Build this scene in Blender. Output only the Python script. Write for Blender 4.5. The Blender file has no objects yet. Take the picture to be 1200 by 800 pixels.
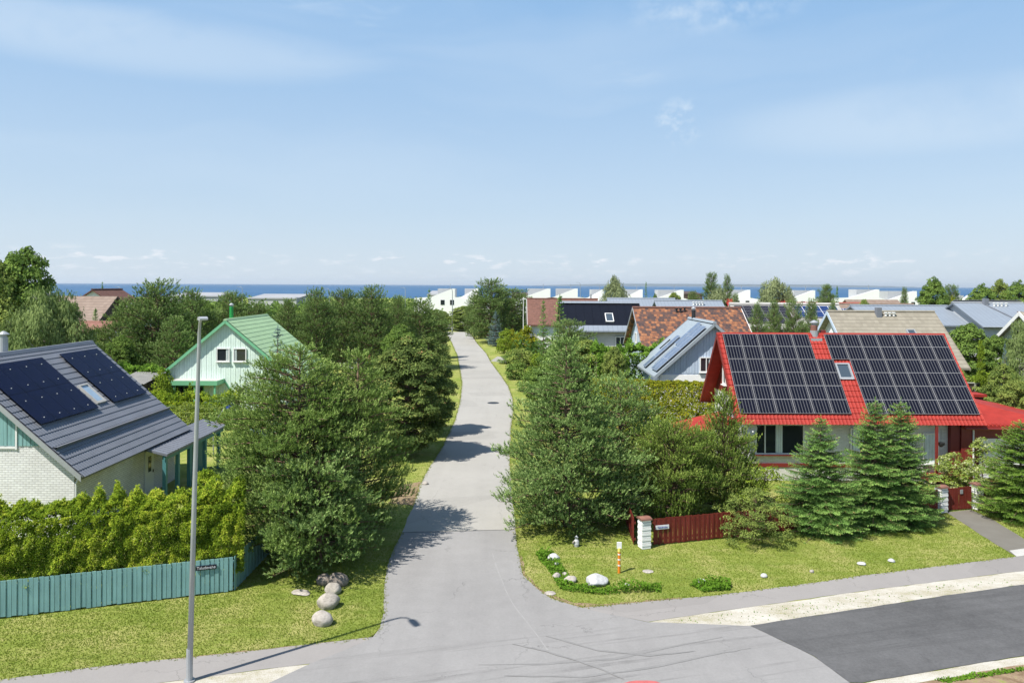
import bpy, bmesh, math, random
import numpy as np
from mathutils import Vector, Matrix

# ------------------------------------------------------------------ camera, light, exposure
scene = bpy.context.scene
H, F, HV, ROLL = 11.0, 860.0, 334.0, 0.0048        # eye height, focal length in photo pixels, horizon row, roll
cam_d = bpy.data.cameras.new("camera")
cam = bpy.data.objects.new("camera", cam_d)
scene.collection.objects.link(cam)
cam_d.sensor_fit = 'HORIZONTAL'
cam_d.sensor_width = 36.0
cam_d.lens = 36.0 * F / 1200.0
cam_d.shift_y = -(400.0 - HV) / 1200.0
cam_d.clip_start = 0.3
cam_d.clip_end = 120000.0
cr, sr = math.cos(ROLL), math.sin(ROLL)
cam.matrix_world = Matrix(((cr, -sr, 0, 0), (0, 0, -1, 0), (sr, cr, 0, H), (0, 0, 0, 1)))
scene.camera = cam

SUN = Vector((-4.94, -3.85, 9.5)).normalized()     # towards the sun
EL = math.asin(SUN.z)
world = bpy.data.worlds.new("World")
scene.world = world
world.use_nodes = True
sd = bpy.data.lights.new("sun", 'SUN')
sd.energy = 5.0
sd.angle = math.radians(0.53)
sd.color = (1.0, 0.955, 0.88)
sun = bpy.data.objects.new("sun", sd)
sun.rotation_euler = (-SUN).to_track_quat('-Z', 'Y').to_euler()
sun.location = (-20, -15, 60)
scene.collection.objects.link(sun)
scene.view_settings.view_transform = 'Standard'
scene.view_settings.look = 'None'
scene.view_settings.gamma = 1.0
scene.view_settings.use_curve_mapping = False
scene.view_settings.exposure = 0.65
SKY_STRENGTH = 0.093
try:
    scene.cycles.max_bounces = 6
    scene.cycles.diffuse_bounces = 3
    scene.cycles.glossy_bounces = 3
    scene.cycles.transmission_bounces = 4
    scene.cycles.transparent_max_bounces = 8
    scene.cycles.use_denoising = True
except Exception:
    pass


class NT:
    """small node-tree helper"""
    def __init__(s, tree):
        s.t = tree
        s.t.nodes.clear()

    def n(s, kind, ins=None, **kw):
        nd = s.t.nodes.new(kind)
        for k, v in kw.items():
            setattr(nd, k, v)
        for k, v in (ins or {}).items():
            if isinstance(v, bpy.types.NodeSocket):
                s.t.links.new(v, nd.inputs[k])
            else:
                nd.inputs[k].default_value = v
        return nd

    def math(s, op, a, b=0.0, clamp=False):
        nd = s.n('ShaderNodeMath', {0: a, 1: b}, operation=op)
        nd.use_clamp = clamp
        return nd.outputs[0]

    def ramp(s, fac, stops, interp='LINEAR'):
        nd = s.n('ShaderNodeValToRGB', {0: fac})
        nd.color_ramp.interpolation = interp
        cr_ = nd.color_ramp
        while len(cr_.elements) < len(stops):
            cr_.elements.new(0.5)
        for e, (p, c) in zip(cr_.elements, stops):
            e.position = p
            e.color = c if len(c) == 4 else (*c, 1)
        return nd.outputs[0]

    def noise(s, vec, scale, detail=4, rough=0.6, out=0):
        return s.n('ShaderNodeTexNoise', {'Vector': vec, 'Scale': scale, 'Detail': detail, 'Roughness': rough}).outputs[out]

    def mapping(s, vec, scale=(1, 1, 1), rot=(0, 0, 0), loc=(0, 0, 0)):
        return s.n('ShaderNodeMapping', {'Vector': vec, 'Scale': scale, 'Rotation': rot, 'Location': loc}).outputs[0]

    def mix(s, fac, a, b, mode='MIX'):
        nd = s.n('ShaderNodeMix', data_type='RGBA', blend_type=mode)
        for i, v in ((0, fac), (6, a), (7, b)):
            if isinstance(v, bpy.types.NodeSocket):
                s.t.links.new(v, nd.inputs[i])
            else:
                nd.inputs[i].default_value = v if i == 0 or len(v) == 4 else (*v, 1)
        return nd.outputs[2]


# world: physical sky with thin cirrus and a row of small cumulus near the horizon
w = NT(world.node_tree)
sky = w.n('ShaderNodeTexSky', sky_type='NISHITA')
sky.sun_disc = False
sky.sun_elevation = EL
sky.sun_rotation = math.atan2(SUN.x, SUN.y)
sky.altitude = 10
sky.air_density = 1.0
sky.dust_density = 0.3
sky.ozone_density = 1.3
tc = w.n('ShaderNodeTexCoord').outputs['Generated']
sep = w.n('ShaderNodeSeparateXYZ', {0: tc})
zc = sep.outputs[2]
cum = w.noise(w.mapping(tc, (15, 15, 60)), 2.4, 5, 0.55)
big = w.noise(w.mapping(tc, (6, 6, 3), loc=(3, 1, 0)), 1.0, 2, 0.5)
cumf = w.math('MULTIPLY', w.ramp(cum, [(0.54, (0, 0, 0)), (0.64, (1, 1, 1))]),
              w.ramp(zc, [(0.0, (.1, .1, .1)), (0.022, (0.6, 0.6, 0.6)), (0.034, (1, 1, 1)), (0.047, (0, 0, 0))]))
cumf = w.math('MULTIPLY', cumf, w.ramp(big, [(0.38, (.25, .25, .25)), (0.55, (1, 1, 1))]))
warp = w.noise(w.mapping(tc, (2, 2, 4)), 1.5, 3, 0.5, out=1)
wv = w.n('ShaderNodeVectorMath', {0: tc, 1: w.n('ShaderNodeVectorMath', {0: warp, 'Scale': 0.16}, operation='SCALE').outputs[0]}, operation='ADD').outputs[0]
cir = w.noise(w.mapping(wv, (1.2, 1.2, 9), rot=(0, math.radians(-9), 0)), 1.0, 4, 0.5)
cirf = w.math('MULTIPLY', w.ramp(cir, [(0.50, (0, 0, 0)), (0.85, (0.28, 0.28, 0.28))]),
              w.ramp(zc, [(0.06, (0.2, 0.2, 0.2)), (0.16, (1, 1, 1))]))
fib = w.noise(w.mapping(wv, (3, 3, 16), rot=(0, math.radians(14), 0), loc=(4, 2, 1)), 1.3, 8, 0.7)
fibf = w.math('MULTIPLY', w.ramp(fib, [(0.60, (0, 0, 0)), (0.85, (0.30, 0.30, 0.30))]), w.ramp(zc, [(0.16, (0, 0, 0)), (0.24, (1, 1, 1))]))
def cloudlet(az, el, ra, re, thr, amt, sc):
    """soft patch of cloud round azimuth az (from +Y to the right) and elevation el, radians"""
    az_ = w.math('SUBTRACT', w.math('ARCTAN2', sep.outputs[0], sep.outputs[1]), az)
    el_ = w.math('SUBTRACT', w.math('ARCSINE', zc), el)
    q_ = w.math('ADD', w.math('POWER', w.math('DIVIDE', az_, ra), 2.0), w.math('POWER', w.math('DIVIDE', el_, re), 2.0))
    msk = w.ramp(q_, [(0.0, (1, 1, 1)), (1.0, (0, 0, 0))], 'EASE')
    nz_ = w.noise(w.mapping(tc, (1, 1, 1.3)), sc, 6, 0.62)
    return w.math('MULTIPLY', w.math('MULTIPLY', msk, w.ramp(nz_, [(thr, (0, 0, 0)), (thr + .2, (1, 1, 1))])), amt)


lone = cloudlet(0.226, 0.212, 0.046, 0.040, 0.50, 0.62, 30)
wisp = cloudlet(0.27, 0.35, 0.14, 0.035, 0.47, 0.5, 14)
band = cloudlet(-0.48, 0.285, 0.34, 0.045, 0.30, 0.32, 3)
band2 = cloudlet(0.52, 0.20, 0.30, 0.05, 0.30, 0.30, 3)
veil = w.ramp(zc, [(0.0, (0.93, 0.93, 0.93)), (0.08, (0.85, 0.85, 0.85)), (0.36, (0.75, 0.75, 0.75)), (0.9, (0.1, 0.1, 0.1))])
air = w.ramp(zc, [(0.0, (0.450, 0.520, 0.590)), (0.10, (0.375, 0.480, 0.595)), (0.36, (0.215, 0.385, 0.610))])
air = w.n('ShaderNodeVectorMath', {0: air, 'Scale': 10.0}, operation='SCALE').outputs[0]
c1 = w.mix(veil, sky.outputs[0], air)
cl = w.math('ADD', w.math('ADD', lone, wisp), w.math('ADD', band, band2))
c2 = w.mix(w.math('ADD', cl, w.math('ADD', cirf, fibf), True), c1, (5.5, 6.2, 6.8))
c3 = w.mix(w.math('MULTIPLY', cumf, 0.75), c2, (6.6, 6.7, 7.0))
bg = w.n('ShaderNodeBackground', {'Color': c3, 'Strength': SKY_STRENGTH})
w.n('ShaderNodeOutputWorld', {0: bg.outputs[0]})

# ------------------------------------------------------------------ helpers
COL = scene.collection
R = random.Random(7)


def hy(u):
    return HV + (u - 600) * ROLL


def P(u, v, z=0.0):
    """world point at height z seen at photo pixel (u, v)"""
    dx, dz = (u - 600) / F, (HV - v) / F
    d = Vector((dx * cr - dz * sr, 1.0, dx * sr + dz * cr))
    t = (z - H) / d.z
    return Vector((d.x * t, t, z))


def PX(u, Y):
    return (u - 600) / F * Y


def PZ(u, v, Y):
    return H - (v - hy(u)) / F * Y


def tag(o, label=None, cat=None, group=None, kind=None):
    if label: o['label'] = label
    if cat: o['category'] = cat
    if group: o['group'] = group
    if kind: o['kind'] = kind
    return o


def empty(name, loc, label, cat, rz=0.0, group=None):
    o = bpy.data.objects.new(name, None)
    o.empty_display_size = 0.3
    COL.objects.link(o)
    o.location = loc
    o.rotation_euler = (0, 0, rz)
    return tag(o, label, cat, group)


def link(name, me, parent=None):
    o = bpy.data.objects.new(name, me)
    COL.objects.link(o)
    if parent:
        o.parent = parent
    return o


def copy_tree(o, parent=None):
    c = o.copy()
    COL.objects.link(c)
    if parent:
        c.parent = parent
    for ch in list(o.children):
        copy_tree(ch, c)
    return c


class MB:
    """collects shapes and links them as ONE mesh object"""
    def __init__(s):
        s.v, s.f, s.uv = [], [], None

    def add(s, verts, faces):
        b = len(s.v)
        s.v += [tuple(p) for p in verts]
        s.f += [tuple(b + i for i in f) for f in faces]
        return s

    def box(s, x0, x1, y0, y1, z0, z1):
        return s.add([(x0, y0, z0), (x1, y0, z0), (x1, y1, z0), (x0, y1, z0), (x0, y0, z1), (x1, y0, z1), (x1, y1, z1), (x0, y1, z1)],
                     [(0, 3, 2, 1), (4, 5, 6, 7), (0, 1, 5, 4), (1, 2, 6, 5), (2, 3, 7, 6), (3, 0, 4, 7)])

    def bar(s, a, b, w_, d_, up=Vector((0, 0, 1))):
        """box from a to b, width w_ (sideways) and depth d_ (up)"""
        a, b = Vector(a), Vector(b)
        ax = (b - a).normalized()
        side = ax.cross(up)
        if side.length < 1e-4:
            side = ax.cross(Vector((0, 1, 0)))
        side.normalize()
        u2 = side.cross(ax).normalized()
        q = [a + side * sx * w_ / 2 + u2 * sz * d_ / 2 for sx, sz in ((-1, -1), (1, -1), (1, 1), (-1, 1))]
        q += [p + (b - a) for p in q]
        return s.add(q, [(0, 3, 2, 1), (4, 5, 6, 7), (0, 1, 5, 4), (1, 2, 6, 5), (2, 3, 7, 6), (3, 0, 4, 7)])

    def tube(s, pts, rad, n=8, cap=True):
        pts = [Vector(p) for p in pts]
        if not hasattr(rad, '__len__'):
            rad = [rad] * len(pts)
        b = len(s.v)
        prev = None
        for i, p in enumerate(pts):
            d = (pts[min(i + 1, len(pts) - 1)] - pts[max(i - 1, 0)]).normalized()
            ref = prev if prev is not None else (Vector((1, 0, 0)) if abs(d.x) < 0.9 else Vector((0, 1, 0)))
            x = (ref - d * ref.dot(d)).normalized()
            prev = x
            y = d.cross(x)
            for k in range(n):
                a = 2 * math.pi * k / n
                s.v.append(tuple(p + (x * math.cos(a) + y * math.sin(a)) * rad[i]))
        for i in range(len(pts) - 1):
            for k in range(n):
                k2 = (k + 1) % n
                s.f.append((b + i * n + k, b + i * n + k2, b + (i + 1) * n + k2, b + (i + 1) * n + k))
        if cap:
            s.f.append(tuple(b + k for k in reversed(range(n))))
            s.f.append(tuple(b + (len(pts) - 1) * n + k for k in range(n)))
        return s

    def prism(s, poly, axis, a, b):
        """poly: 2D points; axis 'x': (y,z) poly extruded x a..b; 'y': (x,z); 'z': (x,y)"""
        def mk(p, t):
            return {'x': (t, p[0], p[1]), 'y': (p[0], t, p[1]), 'z': (p[0], p[1], t)}[axis]
        n = len(poly)
        vs = [mk(p, a) for p in poly] + [mk(p, b) for p in poly]
        fs = [tuple(range(n)), tuple(reversed(range(n, 2 * n)))]
        fs += [(i, i + n, (i + 1) % n + n, (i + 1) % n) for i in range(n)]
        return s.add(vs, fs)

    def mesh(s, name, mat, smooth=False):
        me = bpy.data.meshes.new(name)
        me.from_pydata(s.v, [], s.f)
        if mat:
            me.materials.append(mat)
        bm = bmesh.new()
        bm.from_mesh(me)
        bmesh.ops.recalc_face_normals(bm, faces=bm.faces)
        bm.to_mesh(me)
        bm.free()
        if smooth:
            me.polygons.foreach_set('use_smooth', [True] * len(me.polygons))
        return me

    def build(s, name, mat, parent=None, smooth=False):
        return link(name, s.mesh(name, mat, smooth), parent)


# ------------------------------------------------------------------ materials
def new_mat(name):
    m = bpy.data.materials.new(name)
    m.use_nodes = True
    return m, NT(m.node_tree)


def finish(nt, base, rough=0.7, metal=0.0, spec=0.4, bump=None, bstr=0.3, bdist=0.02, coat=0.0):
    ins = {'Base Color': base, 'Roughness': rough, 'Metallic': metal, 'Specular IOR Level': spec}
    if coat:
        ins['Coat Weight'] = coat
        ins['Coat Roughness'] = 0.05
    if bump is not None:
        ins['Normal'] = nt.n('ShaderNodeBump', {'Height': bump, 'Strength': bstr, 'Distance': bdist}).outputs[0]
    b = nt.n('ShaderNodeBsdfPrincipled', ins)
    nt.n('ShaderNodeOutputMaterial', {0: b.outputs[0]})


def obj_co(nt):
    return nt.n('ShaderNodeTexCoord').outputs['Object']


def plain(name, col, rough=0.6, metal=0.0, var=0.15, scale=3.0, spec=0.4, bstr=0.1):
    """one colour with slight wear: broad patches and fine grain"""
    m, nt = new_mat(name)
    co = obj_co(nt)
    a = nt.noise(co, scale, 5, 0.65)
    fine = nt.noise(co, scale * 14, 3, 0.6)
    v = nt.math('ADD', nt.math('MULTIPLY', a, 0.7), nt.math('MULTIPLY', fine, 0.3))
    lo = tuple(c * (1 - var) for c in col)
    hi = tuple(min(1, c * (1 + var)) for c in col)
    c = nt.ramp(v, [(0.3, lo), (0.7, hi)])
    finish(nt, c, rough, metal, spec, fine, bstr, 0.01)
    return m


def boards_mat(name, col, rough=0.65, streak=0.25):
    """painted boards: paint wears in long vertical streaks"""
    m, nt = new_mat(name)
    co = obj_co(nt)
    st = nt.noise(nt.mapping(co, (9, 9, 0.8)), 1.0, 6, 0.7)
    pt = nt.noise(co, 1.3, 4, 0.6)
    v = nt.math('ADD', nt.math('MULTIPLY', st, 0.65), nt.math('MULTIPLY', pt, 0.35))
    lo = tuple(c * (1 - streak) for c in col)
    hi = tuple(min(1, c * (1 + streak * 0.6) + 0.01) for c in col)
    finish(nt, nt.ramp(v, [(0.32, lo), (0.62, hi)]), rough, 0, 0.3, st, 0.15, 0.01)
    return m


def brick_mat(name, c1, c2, mortar, bw=0.25, bh=0.08, ms=0.012):
    m, nt = new_mat(name)
    co = obj_co(nt)
    sp = nt.n('ShaderNodeSeparateXYZ', {0: co})
    v = nt.n('ShaderNodeCombineXYZ', {0: nt.math('ADD', sp.outputs[0], sp.outputs[1]), 1: sp.outputs[2], 2: 0.0}).outputs[0]
    b = nt.n('ShaderNodeTexBrick', {'Vector': v, 'Color1': (*c1, 1), 'Color2': (*c2, 1), 'Mortar': (*mortar, 1), 'Scale': 1.0,
                                    'Mortar Size': ms, 'Brick Width': bw, 'Row Height': bh, 'Bias': 0.0})
    dirt = nt.noise(co, 0.9, 5, 0.65)
    col = nt.mix(0.35, b.outputs[0], nt.ramp(dirt, [(0.3, (0.6, 0.57, 0.52)), (0.65, (1, 1, 1))]), 'MULTIPLY')
    finish(nt, col, 0.8, 0, 0.25, nt.math('SUBTRACT', 1.0, b.outputs[1]), 0.6, 0.01)
    return m


def metal_roof_mat(name, col, rough=0.45, spec=0.5, var=0.12, seam=0.0, axis=0, seam_col=0.6):
    m, nt = new_mat(name)
    co = obj_co(nt)
    a = nt.noise(co, 0.8, 5, 0.6)
    st = nt.noise(nt.mapping(co, (1.2, 1.2, 5)), 1.5, 4, 0.6)
    v = nt.math('ADD', nt.math('MULTIPLY', a, 0.5), nt.math('MULTIPLY', st, 0.5))
    c = nt.ramp(v, [(0.3, tuple(x * (1 - var) for x in col)), (0.7, tuple(min(1, x * (1 + var)) for x in col))])
    bump = None
    if seam:
        sp = nt.n('ShaderNodeSeparateXYZ', {0: co})
        fr = nt.math('FRACT', nt.math('DIVIDE', sp.outputs[axis], seam))
        line = nt.ramp(fr, [(0.0, (1, 1, 1)), (0.10, (0, 0, 0)), (0.95, (0, 0, 0)), (1.0, (1, 1, 1))])
        c = nt.mix(line, c, tuple(x * seam_col for x in col))
        bump = line
    finish(nt, c, rough, 0, spec, bump if bump is not None else a, 0.35, 0.03)
    return m


def tile_mat(name, stops, bw=0.3, bh=0.36, patch=0.5, gap=(0.03, 0.022, 0.02)):
    """clay or concrete tiles in courses; each tile its own shade, colour changes in patches"""
    m, nt = new_mat(name)
    co = obj_co(nt)
    sp = nt.n('ShaderNodeSeparateXYZ', {0: co})
    v = nt.n('ShaderNodeCombineXYZ', {0: sp.outputs[0], 1: nt.math('MULTIPLY', sp.outputs[2], 1.6), 2: 0.0}).outputs[0]
    b = nt.n('ShaderNodeTexBrick', {'Vector': v, 'Color1': (0, 0, 0, 1), 'Color2': (1, 1, 1, 1), 'Mortar': (0.5, 0.5, 0.5, 1), 'Scale': 1.0,
                                    'Mortar Size': 0.02, 'Brick Width': bw, 'Row Height': bh})
    b.offset = 0.5
    pn = nt.noise(nt.mapping(co, (1, 1, 1.5)), patch, 4, 0.7)
    f = nt.math('ADD', nt.math('MULTIPLY', b.outputs[0], 0.42), nt.math('MULTIPLY', pn, 0.72))
    c = nt.ramp(f, stops)
    fr = nt.math('FRACT', nt.math('DIVIDE', nt.math('MULTIPLY', sp.outputs[2], 1.6), bh))
    line = nt.ramp(fr, [(0.0, (1, 1, 1)), (0.22, (0, 0, 0))])
    c = nt.mix(nt.math('MULTIPLY', line, 0.6), c, gap)
    finish(nt, c, 0.75, 0, 0.3, fr, 0.5, 0.04)
    return m


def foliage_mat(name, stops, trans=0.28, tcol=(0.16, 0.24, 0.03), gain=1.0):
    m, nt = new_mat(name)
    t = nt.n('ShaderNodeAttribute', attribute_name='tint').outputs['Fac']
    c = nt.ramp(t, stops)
    d = nt.n('ShaderNodeBsdfDiffuse', {'Color': c})
    tr = nt.n('ShaderNodeBsdfTranslucent', {'Color': nt.mix(0.5, c, tcol)})
    mx = nt.n('ShaderNodeMixShader', {0: trans, 1: d.outputs[0], 2: tr.outputs[0]})
    nt.n('ShaderNodeOutputMaterial', {0: mx.outputs[0]})
    return m


def glass_mat(name, tint=(0.02, 0.025, 0.03), rough=0.04):
    m, nt = new_mat(name)
    finish(nt, (*tint, 1), rough, 0, 0.8)
    return m


M = {}
M['galv'] = plain('galvanised steel', (0.36, 0.375, 0.39), 0.45, 0.35, 0.12, 2)
M['bark'] = plain('bark', (0.16, 0.105, 0.07), 0.9, 0, 0.4, 6)
M['birch_bark'] = plain('birch bark', (0.42, 0.40, 0.36), 0.8, 0, 0.35, 3)
M['dark'] = plain('dark interior', (0.012, 0.013, 0.016), 0.6, 0, 0.2, 2)
M['white'] = plain('white paint', (0.666, 0.666, 0.648), 0.6, 0, 0.06, 1.2)
M['white_frame'] = plain('white window frame', (0.702, 0.702, 0.684), 0.4, 0, 0.04, 2)
M['glass'] = glass_mat('window glass')
M['curtain'] = plain('curtain cloth', (0.62, 0.68, 0.66), 0.9, 0, 0.12, 4)
M['skyglass'] = glass_mat('skylight glass', (0.05, 0.07, 0.09), 0.05)
M['sky_tint_glass'] = plain('glass with painted sky reflection', (0.30, 0.40, 0.50), 0.15, 0, 0.15, 1.5)  # pale pane colour carries a painted reflection of the sky
M['black'] = plain('black plastic', (0.02, 0.02, 0.022), 0.5, 0, 0.2, 3)
M['concrete'] = plain('concrete', (0.40, 0.39, 0.37), 0.85, 0, 0.15, 2)

M['white_brick'] = brick_mat('white sand-lime brick', (0.66, 0.655, 0.64), (0.76, 0.755, 0.74), (0.42, 0.41, 0.40), 0.26, 0.10, 0.010)
M['pale_brick'] = brick_mat('pale grey brick', (0.62, 0.60, 0.58), (0.70, 0.69, 0.66), (0.50, 0.48, 0.46), 0.26, 0.085, 0.007)
M['teal_board'] = boards_mat('teal painted boards', (0.185, 0.345, 0.34), streak=0.22)
M['teal_dark'] = plain('teal trim paint', (0.07, 0.21, 0.22), 0.5, 0, 0.1, 3)
M['red_board'] = boards_mat('red painted boards', (0.135, 0.015, 0.008), streak=0.35)
M['red_trim'] = plain('red trim paint', (0.17, 0.020, 0.017), 0.5, 0, 0.12, 3)
M['dark_red'] = plain('dark red paint', (0.16, 0.018, 0.02), 0.5, 0, 0.12, 3)
M['red_roof'] = metal_roof_mat('red tile sheet', (0.285, 0.029, 0.021), 0.65, 0.2, 0.26)
M['slate_roof'] = metal_roof_mat('slate grey tile sheet', (0.155, 0.165, 0.190), 0.5, 0.4, 0.12)
M['mint_board'] = boards_mat('mint white boards', (0.64, 0.76, 0.69), streak=0.14)
M['green_trim'] = plain('green trim paint', (0.16, 0.42, 0.24), 0.5, 0, 0.1, 2)
M['green_roof'] = metal_roof_mat('pale green roof sheet', (0.33, 0.47, 0.26), 0.6, 0.3, 0.12)
M['green_pipe'] = plain('bright green enamel', (0.02, 0.24, 0.06), 0.35, 0, 0.1, 2)
M['blue_board'] = boards_mat('pale blue boards', (0.42, 0.50, 0.60), streak=0.12)
M['bluegrey_roof'] = metal_roof_mat('blue grey roof sheet', (0.26, 0.30, 0.33), 0.45, 0.4, 0.08, seam=0.5, axis=0)
M['grey_roof'] = metal_roof_mat('grey seamed roof', (0.205, 0.235, 0.275), 0.45, 0.4, 0.08, seam=0.6, axis=0, seam_col=0.7)
M['brown_roof'] = tile_mat('brown roof tiles', [(0.2, (0.105, 0.050, 0.036)), (0.8, (0.175, 0.082, 0.060))], 0.3, 0.4, 0.6)
M['orange_roof'] = tile_mat('mottled orange and brown tiles',
                            [(0.30, (0.045, 0.034, 0.036)), (0.52, (0.085, 0.050, 0.042)), (0.62, (0.20, 0.080, 0.040)), (0.86, (0.33, 0.150, 0.070))], 0.30, 0.36, 0.85)
M['beige_roof'] = tile_mat('weathered beige sheet tiles', [(0.2, (0.20, 0.18, 0.14)), (0.8, (0.27, 0.245, 0.195))], 0.34, 0.46, 0.7, (0.07, 0.058, 0.045))
M['terracotta_roof'] = tile_mat('faded terracotta tiles', [(0.2, (0.15, 0.062, 0.045)), (0.8, (0.27, 0.130, 0.095))], 0.4, 0.4, 0.6)
M['tan_roof'] = tile_mat('tan roof sheet', [(0.2, (0.18, 0.130, 0.10)), (0.8, (0.24, 0.180, 0.145))], 0.5, 0.6, 0.5)
M['old_roof'] = plain('grey corrugated cement', (0.30, 0.29, 0.27), 0.85, 0, 0.25, 1.5)
M['pv_black'] = metal_roof_mat('all black solar roof', (0.008, 0.009, 0.014), 0.28, 0.25, 0.25, seam=1.05, axis=0)
M['dark_wood'] = boards_mat('dark brown planks', (0.075, 0.05, 0.04), streak=0.4)
M['far_white'] = plain('white render', (0.78, 0.78, 0.77), 0.7, 0, 0.04, 0.3)
M['far_grey'] = plain('pale grey render', (0.40, 0.41, 0.42), 0.7, 0, 0.08, 0.3)
M['far_roof'] = plain('pale grey flat roof', (0.27, 0.275, 0.29), 0.8, 0, 0.1, 0.1)


def pv_mat(name, cell, line, stripes, frame_w, stripe_f=0.0):
    """solar module seen from UV 0..1: aluminium edge, dark cells, thin silver busbars and a centre gap"""
    m, nt = new_mat(name)
    uv = nt.n('ShaderNodeUVMap').outputs[0]
    sp = nt.n('ShaderNodeSeparateXYZ', {0: uv})
    u_, v_ = sp.outputs[0], sp.outputs[1]

    def near(x, at, wd):
        return nt.math('LESS_THAN', nt.math('ABSOLUTE', nt.math('SUBTRACT', x, at)), wd)
    edge = nt.math('GREATER_THAN', nt.math('ABSOLUTE', nt.math('SUBTRACT', u_, 0.5)), 0.5 - frame_w)
    edge2 = nt.math('GREATER_THAN', nt.math('ABSOLUTE', nt.math('SUBTRACT', v_, 0.5)), 0.5 - frame_w * 0.55)
    mid = near(v_, 0.5, 0.010)
    fr = nt.math('FRACT', nt.math('MULTIPLY', u_, stripes))
    st = nt.math('MULTIPLY', near(fr, 0.5, 0.11), stripe_f)
    f = nt.math('MAXIMUM', nt.math('MAXIMUM', edge, edge2), nt.math('MULTIPLY', mid, 0.8 if stripe_f else 0.0))
    f = nt.math('MAXIMUM', f, st)
    nz = nt.noise(obj_co(nt), 2.2, 3, 0.5)
    cc = nt.ramp(nz, [(0.3, tuple(x * 0.8 for x in cell)), (0.7, tuple(x * 1.2 for x in cell))])
    finish(nt, nt.mix(f, cc, line), 0.2, 0, 0.10)
    return m


M['pv_cells'] = pv_mat('framed solar cells', (0.007, 0.008, 0.016), (0.23, 0.23, 0.24), 6, 0.015, 0.36)
M['pv_navy'] = pv_mat('navy solar glass', (0.004, 0.006, 0.026), (0.004, 0.005, 0.012), 1, 0.006, 0.0)
M['pv_sky'] = pv_mat('solar glass in sky reflection tone', (0.115, 0.15, 0.215), (0.32, 0.36, 0.42), 1, 0.02, 0.0)  # cell colour paints the sky mirrored in the modules
M['pv_mid'] = pv_mat('blue solar glass', (0.02, 0.04, 0.12), (0.55, 0.55, 0.56), 1, 0.03, 0.0)
M['pv_edge'] = plain('aluminium edge', (0.35, 0.35, 0.36), 0.4, 0.5, 0.05, 2)

F_PINE_FAR = foliage_mat('dark pine needles', [(0.0, (0.045, 0.082, 0.0253)), (0.5, (0.1388, 0.2116, 0.0633)), (1.0, (0.3571, 0.4496, 0.1645))], 0.18, (0.20, 0.30, 0.06))
F_PINE = foliage_mat('pine needles', [(0.0, (0.05, 0.092, 0.022)), (0.5, (0.1674, 0.2538, 0.0626)), (1.0, (0.4292, 0.5336, 0.174))], 0.2, (0.24, 0.36, 0.05))
F_PINE_BLUE = foliage_mat('grey green pine needles', [(0.0, (0.054, 0.0998, 0.0313)), (0.5, (0.175, 0.2696, 0.0795)), (1.0, (0.4322, 0.5549, 0.2081))], 0.2, (0.21, 0.35, 0.09))
F_DWARF = foliage_mat('olive pine needles', [(0.0, (0.052, 0.0902, 0.018)), (0.5, (0.155, 0.231, 0.046)), (1.0, (0.36, 0.44, 0.11))], 0.2, (0.26, 0.32, 0.05))
F_SPRUCE = foliage_mat('spruce needles', [(0.0, (0.058, 0.1348, 0.0361)), (0.5, (0.1597, 0.2936, 0.0745)), (0.93, (0.3919, 0.5869, 0.158)), (1.0, (0.5516, 0.4442, 0.1806))], 0.22, (0.18, 0.28, 0.08))
F_BLUESPR = foliage_mat('blue spruce needles', [(0.0, (0.0715, 0.1216, 0.1216)), (1.0, (0.2431, 0.3432, 0.3432))], 0.15, (0.12, 0.17, 0.15))
F_YEW = foliage_mat('fresh spruce needles', [(0.0, (0.0585, 0.126, 0.0231)), (0.6, (0.1857, 0.3125, 0.0554)), (1.0, (0.351, 0.4752, 0.0892))], 0.2)
F_THUJA = foliage_mat('yellow green thuja', [(0.0, (0.0975, 0.169, 0.0225)), (0.45, (0.273, 0.39, 0.04)), (0.75, (0.481, 0.559, 0.0625)), (1.0, (0.676, 0.676, 0.1125))], 0.3, (0.36, 0.46, 0.04))
F_THUJA_G = foliage_mat('green thuja', [(0.0, (0.0704, 0.1502, 0.0258)), (0.5, (0.1848, 0.3299, 0.0484)), (1.0, (0.3665, 0.5572, 0.0942))], 0.25)
F_LIME = foliage_mat('lime green leaves', [(0.0, (0.1122, 0.1782, 0.0204)), (1.0, (0.3036, 0.392, 0.0508))], 0.35, (0.30, 0.40, 0.03))
F_MAPLE = foliage_mat('olive broad leaves', [(0.0, (0.042, 0.0696, 0.0216)), (0.6, (0.138, 0.192, 0.054)), (0.93, (0.288, 0.324, 0.09)), (1.0, (0.408, 0.228, 0.108))], 0.2, (0.2, 0.26, 0.05))
F_LEAF = foliage_mat('green leaves', [(0.0, (0.0782, 0.1326, 0.0355)), (1.0, (0.3588, 0.4183, 0.1066))], 0.32)
F_DARKLEAF = foliage_mat('dark leaves', [(0.0, (0.0511, 0.1012, 0.0254)), (1.0, (0.2562, 0.3683, 0.0827))], 0.28)
F_WILLOW = foliage_mat('grey green willow leaves', [(0.0, (0.1248, 0.1644, 0.0747)), (1.0, (0.4493, 0.5023, 0.2512))], 0.3, (0.2, 0.25, 0.1))
F_BIRCH = foliage_mat('birch leaves', [(0.0, (0.084, 0.1378, 0.047)), (1.0, (0.3465, 0.4305, 0.1575))], 0.3)
F_YELLOW = foliage_mat('golden leaves', [(0.0, (0.10, 0.14, 0.014)), (0.6, (0.22, 0.25, 0.025)), (1.0, (0.42, 0.38, 0.035))], 0.3, (0.4, 0.36, 0.03))
F_PALE = foliage_mat('pale flowering leaves', [(0.0, (0.14, 0.22, 0.03)), (0.6, (0.28, 0.34, 0.08)), (1.0, (0.62, 0.62, 0.42))], 0.3, (0.35, 0.4, 0.1))
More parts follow.
